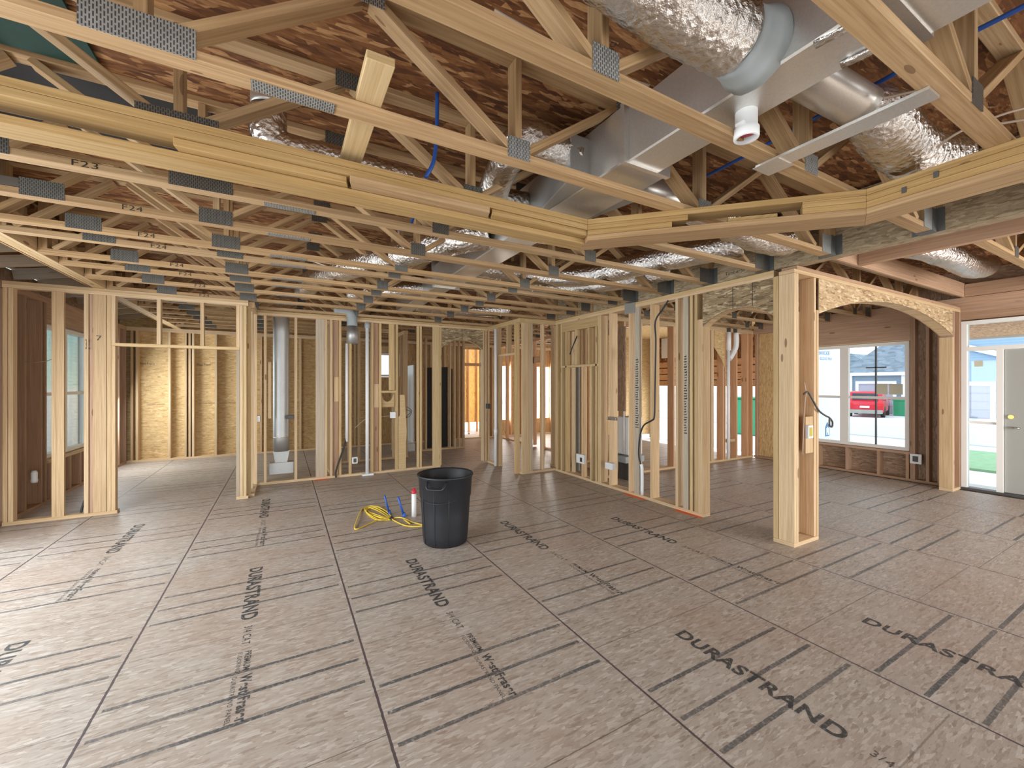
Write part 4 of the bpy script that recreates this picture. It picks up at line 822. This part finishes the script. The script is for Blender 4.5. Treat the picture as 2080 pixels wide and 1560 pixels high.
# cables overhead
run('cable', [(2.50, 0.86, 2.96), (2.66, 0.72, 2.97), (2.9, 0.72, 2.95), (3.1, 0.66, 2.91), (3.3, 0.50, 2.92), (3.6, 0.35, 2.93)], 0.006, 'twine', 'tan cable looping between the trusses near the foyer side', 'cable', None, 6, 6)
run('cable', [(3.02, 0.82, 2.85), (3.05, 0.74, 2.9), (3.15, 0.62, 2.95), (3.3, 0.55, 3.0)], 0.006, 'twine', 'short tan cable hanging onto the tray frame top', 'cable', None, 6, 5)
run('cable', [(0.75, 1.5, 3.12), (1.05, 1.42, 3.02), (1.25, 1.4, 2.99), (1.5, 1.38, 3.0)], 0.006, 'twine', 'pale cable stapled under the large flex duct', 'cable', None, 6, 5)
run('cable', [(0.2, 4.9, 2.93), (0.45, 4.85, 2.86), (0.6, 4.9, 2.84), (0.9, 5.0, 2.9)], 0.005, 'pvc', 'white cable drooping between trusses in mid ceiling', 'cable', None, 6, 5)
jb = empty('light_fixture_box', (-1.45, 3.74, 2.82), 'small grey metal fixture box on a truss near the sunroom side', 'fixture box'); box('housing', (-1.62, 3.69, 2.812), (-1.38, 3.76, 2.87), M['chrome'], jb, 0.004); box('bracket', (-1.38, 3.70, 2.81), (-1.31, 3.75, 2.86), M['darkgrey'], jb)
# membrane and dark roof paper in the upper corner
thing_box('membrane', (-1.88, 1.2, 3.306), (-0.86, 3.05, 3.322), M['green'], 'dark green roof membrane showing above the trusses', 'membrane')
thing_box('roofing_paper', (-1.88, 3.08, 3.306), (-0.40, 4.2, 3.322), M['blackfelt'], 'black roofing paper showing above the tray frame', 'roofing paper')

# ---- things on the plumbing wall
sk = empty('heating_stack', (-0.03, 7.78, 0.15), 'galvanized oval heating stack with floor boot inside the stud bay', 'duct')
MB().tube([(-0.03, 7.79, 0.50), (-0.03, 7.79, 1.5), (-0.03, 7.79, 2.80)], 0.118, 26, flat=1.0, sub=3).build('stack_pipe', M['sheetdull'], sk)
MB().tube([(-0.03, 7.79, 0.72), (-0.03, 7.79, 0.735)], 0.123, 26).build('joint_band', M['foil'], sk)
MB().prism([(-0.12, 0.20), (0.12, 0.20), (0.085, 0), (-0.085, 0)], (0, 0.11, 0), (-0.03, 7.735, 0.31), (1, 0, 0), (0, 0, 1)).build('boot_neck', M['sheetdull'], sk, 0, True); box('boot_box', (-0.20, 7.72, 0.13), (0.15, 7.86, 0.32), M['sheetdull'], sk, 0.004)
gb = empty('vent_boot', (1.04, 7.56, 2.29), 'grey vent boot dropping from the ceiling before the studs', 'duct')
MB().tube([(0.75, 7.57, 2.86), (0.95, 7.57, 2.85), (1.03, 7.57, 2.77), (1.04, 7.57, 2.6)], lambda t: 0.085, 22, sub=5).build('elbow', M['sealant'], gb); MB().tube([(1.04, 7.57, 2.6), (1.04, 7.57, 2.30)], lambda t: 0.085 + 0.015 * t, 22).build('boot', M['sheetdull'], gb)
wp = empty('drain_pipe', (1.29, 7.575, 0), 'white PVC vent pipe standing in front of the plumbing wall', 'pipe')
MB().tube([(1.29, 7.575, 0.03), (1.29, 7.575, 2.62)], 0.030, 16).build('pipe', M['pvc'], wp); MB().tube([(1.29, 7.575, 2.58), (1.29, 7.575, 2.68)], 0.045, 16).build('coupling', M['sealant'], wp); box('floor_plate', (1.20, 7.52, 0), (1.39, 7.617, 0.03), M['whitebox'], wp)
wq = empty('drain_pipe', (3.81, 7.1, 0), 'white PVC vent pipe beside the narrow closet door', 'pipe')
MB().tube([(3.585, 7.12, 0.02), (3.585, 7.12, 2.66)], 0.028, 14).build('pipe', M['pvc'], wq); MB().tube([(3.585, 7.12, 0.62), (3.585, 7.12, 0.74)], 0.036, 14).build('coupling', M['pvc'], wq)
run('drain_pipe', [(0.965, 7.66, 0.6), (0.965, 7.66, 2.3)], 0.024, 'pvc', 'thin white pipe rising to the grey vent boot', 'pipe', None, 12, 2)
run('cable', [(0.785, 7.58, 0.01), (0.78, 7.585, 0.10), (0.83, 7.59, 0.28), (0.93, 7.64, 0.55), (0.955, 7.68, 0.7)], 0.014, 'black', 'black cable coming out of the floor at the plumbing wall', 'cable', None, 10, 6)
run('cable', [(1.10, 7.70, 0.82), (1.3, 7.72, 0.98), (1.5, 7.72, 1.0), (1.8, 7.70, 1.02)], 0.006, 'twine', 'thin tan cable strung between the plumbing wall studs', 'cable', None, 6, 5)
def ebox(a, b, m, label, out=None):
    e = empty('outlet_box', ((a[0] + b[0]) / 2, (a[1] + b[1]) / 2, a[2]), label, 'outlet box'); box('box', a, b, M[m], e, 0.003)
    if out: box('face', out[0], out[1], M['darkgrey'], e)
    return e
ebox((0.05, 7.63, 1.03), (0.155, 7.69, 1.09), 'darkgrey', 'dark outlet box beside the heating stack')
ebox((-0.39, 7.63, 1.0), (-0.32, 7.69, 1.10), 'chrome', 'grey outlet box in the corner bay of the plumbing wall')
ebox((1.045, 7.60, 0.215), (1.135, 7.66, 0.325), 'whitebox', 'white outlet box low on the stud behind the black cable', ((1.065, 7.597, 0.235), (1.115, 7.5995, 0.305)))
ebox((1.70, 7.61, 0.98), (1.795, 7.66, 1.09), 'whitebox', 'white switch box at counter height on the plumbing wall')
run('cable', [(2.0, 7.66, 1.18), (2.10, 7.66, 1.10), (2.06, 7.66, 1.0), (1.99, 7.66, 0.98), (2.08, 7.66, 1.08), (2.0, 7.66, 1.12)], 0.007, 'darkgrey', 'dark twisted wires poking out of the notched board', 'cable', None, 6, 5)
ebox((3.60, 7.50, 1.10), (3.66, 7.60, 1.2), 'darkgrey', 'dark box with hanging wires by the small arch')
run('cable', [(3.60, 7.53, 1.12), (3.57, 7.50, 0.9), (3.60, 7.5, 0.8), (3.63, 7.5, 0.95)], 0.006, 'twine', 'thin wires hanging below the dark box by the small arch', 'cable', None, 6, 5)
# ---- things on the long wall
bk = run('cable', [(4.392, 3.72, 2.69), (4.392, 3.80, 2.60), (4.392, 3.93, 2.45), (4.392, 3.925, 2.2), (4.392, 3.93, 1.87), (4.392, 3.94, 1.45), (4.392, 3.95, 1.16), (4.392, 4.0, 1.10), (4.392, 4.14, 1.02), (4.392, 4.21, 0.85), (4.392, 4.23, 0.6), (4.392, 4.19, 0.46)], 0.011, 'black', 'thick black cable snaking down a stud of the long wall', 'cable', None, 10, 6)
run('conduit', [(4.40, 4.19, 0.47), (4.40, 4.175, 0.40), (4.40, 4.175, 0.045)], 0.024, 'pvc', 'short white conduit taking the black cable to the floor', 'pipe', None, 12, 4)
ebox((4.35, 5.40, 0.27), (4.398, 5.60, 0.42), 'whitebox', 'white outlet box with blue wires low in the pantry bay', ((4.348, 5.44, 0.30), (4.3495, 5.50, 0.37)))
ebox((4.33, 4.70, 0.30), (4.398, 4.86, 0.40), 'whitebox', 'white box jutting from the long wall near the floor')
ebox((4.36, 4.66, 1.05), (4.398, 4.84, 1.10), 'chrome', 'grey switch bracket on the long wall stud')
ebox((4.52, 4.36, 1.95), (4.58, 4.46, 2.13), 'whitebox', 'pale box high on the inner side of the long wall')
run('cable', [(4.385, 5.62, 2.42), (4.385, 5.72, 2.28), (4.385, 5.82, 2.12)], 0.010, 'black', 'short black cable hanging over the pantry rail', 'cable', None, 8, 4)
for i, y in enumerate((3.52, 4.4)):
    mb = MB(); pts = []
    mb.prism([(0, 0), (0.16, -0.03), (0.42, 0.0), (0.40, 0.05), (0.18, 0.054), (0.02, 0.05)], (0, 0, 0.0012), (4.345, y + 0.1, 0.0006), (0, -1, 0), (1, 0, 0)); tag(mb.build('paint_mark', M['paint'], None, 0, True), ['orange paint mark at the near end of the long wall', 'orange paint mark under the grey stud of the long wall'][i], 'paint mark')
mb = MB().prism([(0, 0), (0.10, -0.02), (0.24, 0.0), (0.23, 0.06), (0.1, 0.075), (0, 0.05)], (0, 0, 0.0012), (0.44, 7.53, 0.0006), (1, 0, 0), (0, 1, 0)); tag(mb.build('paint_mark', M['paint'], None, 0, True), 'orange paint mark under the plumbing wall', 'paint mark')
uc = empty('utility_cabinet', (5.1, 5.2, 0), 'white utility cabinet on a grey stand behind the long wall', 'utility cabinet'); box('cabinet', (4.98, 5.02, 0.42), (5.30, 5.30, 1.05), M['whitebox'], uc, 0.01); box('stand', (4.9, 5.0, 0.30), (5.32, 5.31, 0.40), M['sealant'], uc); box('plinth', (5.0, 5.05, 0.0), (5.28, 5.28, 0.298), M['darkgrey'], uc)
MB().tube([(4.955, 5.10, 1.2), (4.955, 5.10, 0.45)], 0.012, 8).build('pipe', M['pvc'], uc)
# ---- things on the post and front wall
sb = ebox((4.585, 2.165, 1.055), (4.675, 2.198, 1.185), 'whitebox', 'white and yellow switch box on the square post'); box('yellow_insert', (4.60, 2.162, 1.075), (4.655, 2.1645, 1.165), plain('yellow_plastic', (0.50, 0.42, 0.06), 0.5), sb)
run('cable', [(4.50, 2.17, 1.50), (4.58, 2.17, 1.52), (4.66, 2.165, 1.44), (4.78, 2.165, 1.33), (4.92, 2.165, 1.27), (4.99, 2.165, 1.25), (5.06, 2.165, 1.20), (5.05, 2.165, 1.15), (5.0, 2.165, 1.17), (5.0, 2.165, 1.24)], 0.009, 'darkgrey', 'dark looped cable poking out from the square post', 'cable', None, 8, 6)
run('cable', [(4.53, 2.18, 1.62), (4.55, 2.175, 1.52), (4.53, 2.175, 1.40), (4.52, 2.18, 1.2), (4.50, 2.18, 0.9)], 0.006, 'twine', 'pale cable strands running down the square post', 'cable', None, 6, 5)
ebox((9.0, 2.62, 0.30), (9.035, 2.76, 0.46), 'whitebox', 'white outlet box low on the front wall by the window', ((8.997, 2.655, 0.335), (8.9995, 2.725, 0.425)))
ebox((8.80, 2.27, 1.05), (8.87, 2.298, 1.17), 'whitebox', 'white switch box between the arch end and the front door')
wv = tag(MB().lathe([(0.0, 0), (0.03, 0.0), (0.035, 0.03), (0.03, 0.05), (0.032, 0.12), (0.02, 0.15), (0.0, 0.15)], (-2.74, 7.45, 0.36), 16).build('wire_cap', M['whitebox']), 'white plastic wrapped box on the brown outside wall', 'outlet box')
run('cable', [(-2.30, 6.86, 1.95), (-2.45, 6.98, 1.88), (-2.6, 7.1, 1.86), (-2.72, 7.2, 1.87)], 0.004, 'twine', 'thin pale cable strung across the corner studs', 'cable', None, 6, 5)
run('cable', [(-2.12, 6.9, 0.01), (-2.15, 6.93, 0.05), (-2.12, 6.95, 0.2)], 0.012, 'black', 'short black cable stub at the sunroom opening wall', 'cable', None, 8, 5)
vp = empty('drain_pipe', (8.2, 5.3, 0), 'white bent vent pipe at the end wall of the front room', 'pipe')
MB().tube([(8.12, 5.33, 2.68), (8.12, 5.33, 2.3)], 0.045, 14).build('pipe', M['pvc'], vp); MB().tube([(8.36, 5.32, 2.68), (8.36, 5.32, 2.42), (8.28, 5.33, 2.26), (8.14, 5.33, 2.12)], 0.05, 14, sub=4).build('elbow', M['pvc'], vp); MB().tube([(8.11, 5.335, 2.3), (8.11, 5.335, 0.04)], 0.035, 14).build('pipe', M['pvc'], vp)
for x in (8.08, 8.30): box('nail_plate', (x, 5.338, 2.69), (x + 0.12, 5.346, 2.77), M['darkgrey'], vp)
nl = tag(MB().box((4.385, 4.30, 2.62), (4.396, 4.50, 2.77)).build('nail_plate', M['sheetdull']), 'large steel protector plate on the top plate of the long wall', 'nail plate')

# ---- bin, pipe stubs and cord on the floor
bn = empty('trash_bin', (1.45, 4.02, 0), 'large black plastic trash bin on the floor', 'trash bin')
def facet(th, z): return 1.0 - (0.012 * abs(math.sin(th * 5)) if z < 0.52 else 0.0)
pr = [(0.0, 0.012), (0.20, 0.012), (0.212, 0.0), (0.222, 0.015), (0.232, 0.10), (0.244, 0.30), (0.254, 0.46), (0.262, 0.475), (0.270, 0.66), (0.284, 0.675), (0.286, 0.69), (0.276, 0.694), (0.262, 0.68), (0.256, 0.50), (0.236, 0.2), (0.214, 0.03), (0.0, 0.028)]
MB().lathe(pr, (1.45, 4.02, 0), 60, facet).build('body', M['bin'], bn)
for s, an in ((1, math.radians(232)), (2, math.radians(52))):
    cx_, cy_ = 1.45 + 0.272 * math.cos(an), 4.02 + 0.272 * math.sin(an); t_ = Vector((-math.sin(an), math.cos(an), 0)); o_ = Vector((math.cos(an), math.sin(an), 0)); c_ = Vector((cx_, cy_, 0.625))
    MB().tube([c_ + t_ * -0.095 + o_ * -0.008 + Vector((0, 0, .03)), c_ + t_ * -0.085 + o_ * 0.035 + Vector((0, 0, -.01)), c_ + t_ * -0.06 + o_ * 0.042 + Vector((0, 0, -.03)), c_ + t_ * 0.06 + o_ * 0.042 + Vector((0, 0, -.03)), c_ + t_ * 0.085 + o_ * 0.035 + Vector((0, 0, -.01)), c_ + t_ * 0.095 + o_ * -0.008 + Vector((0, 0, .03))], 0.011, 10, sub=4).build('handle', M['bin'], bn)
for th in (225, 258, 190): 
    a = math.radians(th); d = Vector((math.cos(a), math.sin(a), 0)); MB().tube([Vector((1.45, 4.02, 0)) + d * 0.222 + Vector((0, 0, .02)), Vector((1.45, 4.02, 0)) + d * 0.243 + Vector((0, 0, .28)), Vector((1.45, 4.02, 0)) + d * 0.266 + Vector((0, 0, .60))], 0.0035, 6).build('mould_rib', M['black'], bn)
MB().tube([(1.45 + 0.2545 * math.cos(math.radians(a)), 4.02 + 0.2545 * math.sin(math.radians(a)), 0.47 - 0.03 * math.sin(math.radians((a - 180) * 1.9))) for a in range(180, 281, 10)], 0.004, 6).build('mould_ring', M['black'], bn)
def stub(p, q, r, label): 
    e = empty('pipe_stub', p, label, 'pipe stub'); MB().tube([p, q], r, 12).build('pipe', M['blue'], e); MB().lathe([(r * 2.1, 0), (r * 2.0, 0.012), (r * 1.1, 0.05)], p, 14).build('base', M['blue'], e); return e
stub((1.14, 5.16, 0.0), (1.075, 5.13, 0.245), 0.011, 'blue pipe stub rising out of the floor inside the yellow cord')
stub((1.275, 4.985, 0.0), (1.20, 4.97, 0.25), 0.013, 'blue pipe stub rising out of the floor between the cord and the white pipe')
ws = empty('pipe_stub', (1.38, 4.93, 0), 'white pipe stub with red cap standing beside the bin', 'pipe stub'); MB().tube([(1.38, 4.93, 0), (1.38, 4.93, 0.285)], 0.028, 18).build('pipe', M['pvc'], ws); MB().lathe([(0.030, 0.28), (0.032, 0.282), (0.032, 0.315), (0.018, 0.318), (0.016, 0.345), (0.0, 0.345)], (1.38, 4.93, 0), 18).build('cap', M['red'], ws)
w2s = empty('pipe_stub', (1.49, 4.93, 0), 'white pipe stub mostly hidden by the bin', 'pipe stub'); MB().tube([(1.49, 4.93, 0), (1.478, 4.93, 0.25)], 0.020, 14).build('pipe', M['pvc'], w2s)
z = 0.008
def loop(pts): return [(a, b, z + (0.012 if i % 3 == 1 else 0)) for i, (a, b) in enumerate(pts)]
yc = empty('extension_cord', (1.0, 5.0, 0), 'coiled yellow extension cord lying on the floor by the pipe stubs', 'cord')
for pts in ([(1.12, 4.95), (1.0, 4.98), (0.86, 4.90), (0.69, 4.79), (0.76, 5.1), (0.87, 5.50), (0.93, 5.52), (0.90, 5.30), (0.98, 5.0), (1.10, 4.92)],
            [(1.11, 4.95), (1.0, 5.05), (0.92, 5.28), (0.905, 5.50), (1.0, 5.56), (1.13, 5.30), (1.13, 5.05)], [(1.10, 4.96), (1.0, 5.12), (0.93, 5.38), (0.95, 5.54), (1.06, 5.50), (1.13, 5.22), (1.12, 5.0)],
            [(1.11, 4.94), (1.02, 5.0), (0.95, 5.2), (0.93, 5.46), (1.02, 5.46), (1.10, 5.2), (1.11, 4.98)], [(1.10, 4.97), (0.99, 4.93), (0.93, 5.08), (0.90, 5.4), (0.96, 5.5), (1.05, 5.3), (1.10, 5.0)],
            [(1.12, 4.94), (1.13, 4.80), (1.20, 4.64), (1.30, 4.55), (1.38, 4.50), (1.385, 4.55), (1.30, 4.72), (1.22, 4.90), (1.13, 4.96)], [(1.24, 4.85), (1.24, 4.74), (1.26, 4.66)]):
    MB().tube(loop(pts), 0.0075, 8, sub=6).build('cord', M['cord'], yc)
MB().tube([(1.105, 4.93, 0.012), (1.125, 4.97, 0.014)], 0.022, 10).build('tie', M['black'], yc)

# ================================================================= OUTDOORS
gr = box('ground', (-30, -30, -0.62), (90, 60, -0.50), M['concrete']); tag(gr, 'pale concrete ground outside', None, None, 'structure')
rd = box('road', (20.5, -30, -0.499), (26.0, 60, -0.46), M['asphalt']); tag(rd, 'grey street outside', None, None, 'structure')
ln = box('lawn', (14.6, -2, -0.499), (18.6, 4.9, -0.44), M['lawn']); tag(ln, 'green lawn by the front door', None, None, 'structure')
po_ = box('porch_slab', (9.2, 0.2, -0.499), (10.4, 4.2, -0.12), M['concrete']); tag(po_, 'concrete porch slab', None, None, 'structure')
pf = empty('porch_roof', (10, 1.5, 2.6), 'strand board porch ceiling with white edge over the front door', 'porch roof'); box('ceiling_board', (9.2, -1.0, 2.515), (11.9, 3.2, 2.55), M['porch'], pf); box('fascia', (11.9, -1.0, 2.47), (11.98, 3.2, 2.75), M['trimwhite'], pf)
ha = empty('house', (37, 13.3, -0.5), 'slate blue house with garage across the street, behind the red car', 'house')
box('wall', (37.0, 11.5, -0.5), (44, 14.75, 2.25), M['siding_slate'], ha); box('garage_door', (36.93, 12.2, -0.5), (37.0, 14.15, 1.62), M['garage'], ha)
for a, b in (((36.9, 12.02, -0.5), (37.0, 12.2, 1.80)), ((36.9, 14.15, -0.5), (37.0, 14.33, 1.80)), ((36.9, 12.2, 1.62), (37.0, 14.15, 1.80)), ((36.9, 11.5, -0.5), (37.0, 11.75, 2.2)), ((36.9, 14.55, -0.5), (37.0, 14.78, 2.2)), ((36.7, 10.9, 2.2), (37.0, 15.1, 2.42))): box('trim', a, b, M['trimwhite'], ha)
MB().prism([(10.72, 2.42), (15.25, 2.42), (11.2, 5.6), (10.72, 5.95)], (7.5, 0, 0), (36.8, 0, 0), (0, 1, 0), (0, 0, 1)).build('roof', M['shingle'], ha, 0, True)
hc = empty('house', (46, 18, -0.5), 'pale house with low roof farther behind the garage', 'house'); box('wall', (45.6, 16.6, -0.5), (51.6, 23, 2.9), M['siding_mint'], hc); MB().prism([(16.2, 2.9), (23.4, 2.9), (22, 4.4), (18, 4.4)], (6.4, 0, 0), (45.5, 0, 0), (0, 1, 0), (0, 0, 1)).build('roof', M['shingle'], hc, 0, True); box('window', (45.5, 17.2, 0.3), (45.59, 17.9, 1.6), M['carglass'], hc)
hb = empty('house', (37, 7, -0.5), 'tall blue house with white gable trim across from the front door', 'house')
box('wall', (37, 3.5, -0.5), (44, 10.2, 5.6), M['siding_blue'], hb); box('garage_door', (36.93, 7.7, -0.5), (37, 9.5, 1.5), M['garage'], hb)
for a, b in (((36.9, 9.5, -0.5), (37, 9.7, 1.75)), ((36.9, 7.5, -0.5), (37, 7.7, 1.75)), ((36.9, 7.7, 1.5), (37, 9.5, 1.75)), ((36.9, 10.0, -0.5), (37, 10.25, 5.6)), ((36.9, 3.5, 5.4), (37, 10.2, 5.7)), ((36.9, 5.6, 4.8), (37, 5.8, 5.6)), ((36.9, 7.0, 2.0), (37, 7.3, 2.15)), ((36.9, 7.0, 3.0), (37, 7.3, 3.12))): box('trim', a, b, M['trimwhite'], hb)
bar('gable_trim', (36.85, 10.3, 4.55), (36.85, 6.2, 2.9), 0.10, 0.30, M['trimwhite'], hb)
for y in (9.2, 8.4): box('window', (36.9, y - .3, 4.75), (36.98, y + .3, 5.3), M['carglass'], hb)
MB().prism([(3.1, 5.6), (10.5, 5.6), (6.85, 8.2)], (7.6, 0, 0), (36.7, 0, 0), (0, 1, 0), (0, 0, 1)).build('roof', M['shingle'], hb, 0, True)
car = empty('car', (32.0, 11.95, -0.5), 'red car parked on the driveway, seen from behind', 'car')
def carp(pts): return [(x, z_) for x, z_ in pts]
CY0, CY1, CX0 = 11.05, 12.85, 32.0
MB().prism([(0, 0.32), (0, 0.85), (0.08, 1.05), (4.4, 0.98), (4.6, 0.75), (4.6, 0.32)], (0, CY1 - CY0, 0), (CX0, CY0, -0.5), (1, 0, 0), (0, 0, 1)).build('body', M['carpaint'], car, 0.05, True)
MB().prism([(0.1, 1.02), (0.45, 1.58), (0.8, 1.64), (2.6, 1.62), (3.4, 1.0)], (0, CY1 - CY0 - 0.2, 0), (CX0, CY0 + 0.1, -0.5), (1, 0, 0), (0, 0, 1)).build('cabin', M['carpaint'], car, 0.04, True)
bar('rear_window', (CX0 + 0.12, CY0 + 0.28, 0.80), (CX0 + 0.12, CY1 - 0.28, 0.80), 0.03, 0.40, M['carglass'], car)
for y in (CY0 + 0.02, CY1 - 0.32): box('tail_light', (CX0 - 0.02, y, 0.22), (CX0 + 0.05, y + 0.30, 0.38), M['lens'], car)
box('licence_plate', (CX0 - 0.03, 11.72, 0.10), (CX0 - 0.005, 12.18, 0.22), M['trimwhite'], car); box('bumper', (CX0 - 0.06, CY0 + 0.05, -0.25), (CX0 + 0.05, CY1 - 0.05, -0.02), M['greypanel'], car)
for x in (CX0 + 0.75, CX0 + 3.6):
    for y in (CY0 - 0.01, CY1 - 0.19): MB().tube([(x, y, -0.17), (x, y + 0.2, -0.17)], 0.33, 20).build('wheel', M['tire'], car)
for y in (CY0 - 0.15, CY1 + 0.02): box('wing_mirror', (CX0 + 2.7, y, 0.55), (CX0 + 2.85, y + 0.14, 0.7), M['carpaint'], car)
car.rotation_euler = (0, 0, math.radians(15))
wb_ = empty('wheelie_bin', (35.6, 11.35, -0.5), 'green wheelie bin beside the driveway', 'bin'); MB().prism([(-0.28, 0), (0.28, 0), (0.34, 1.0), (-0.34, 1.0)], (0, 0.6, 0), (35.6, 11.05, -0.5), (1, 0, 0), (0, 0, 1)).build('body', M['binreen'], wb_, 0.02, True); box('lid', (35.24, 11.02, 0.5), (35.96, 11.68, 0.58), M['binreen'], wb_)
gb2 = empty('wheelie_bin', (17.0, 11.0, -0.5), 'large green skip outside the garage opening', 'bin'); box('body', (16.6, 9.7, -0.498), (18.2, 10.9, 1.0), M['binreen'], gb2, 0.05); box('lid', (16.55, 9.65, 1.0), (18.25, 10.95, 1.06), M['binreen'], gb2)
nb = empty('house', (-7, 10, -0.5), 'neighbouring house with mint and white lap siding outside the sunroom window', 'house')
box('upper_wall', (-9.5, 6.5, 1.45), (-6.9, 30, 7.0), M['siding_mint'], nb); box('lower_wall', (-9.5, 6.5, -0.5), (-6.88, 30, 1.45), M['siding_white'], nb); box('corner_trim', (-6.95, 18.4, -0.5), (-6.82, 18.8, 7.0), M['trimwhite'], nb); box('window', (-6.90, 23.0, 0.6), (-6.80, 24.2, 2.2), M['trimwhite'], nb)
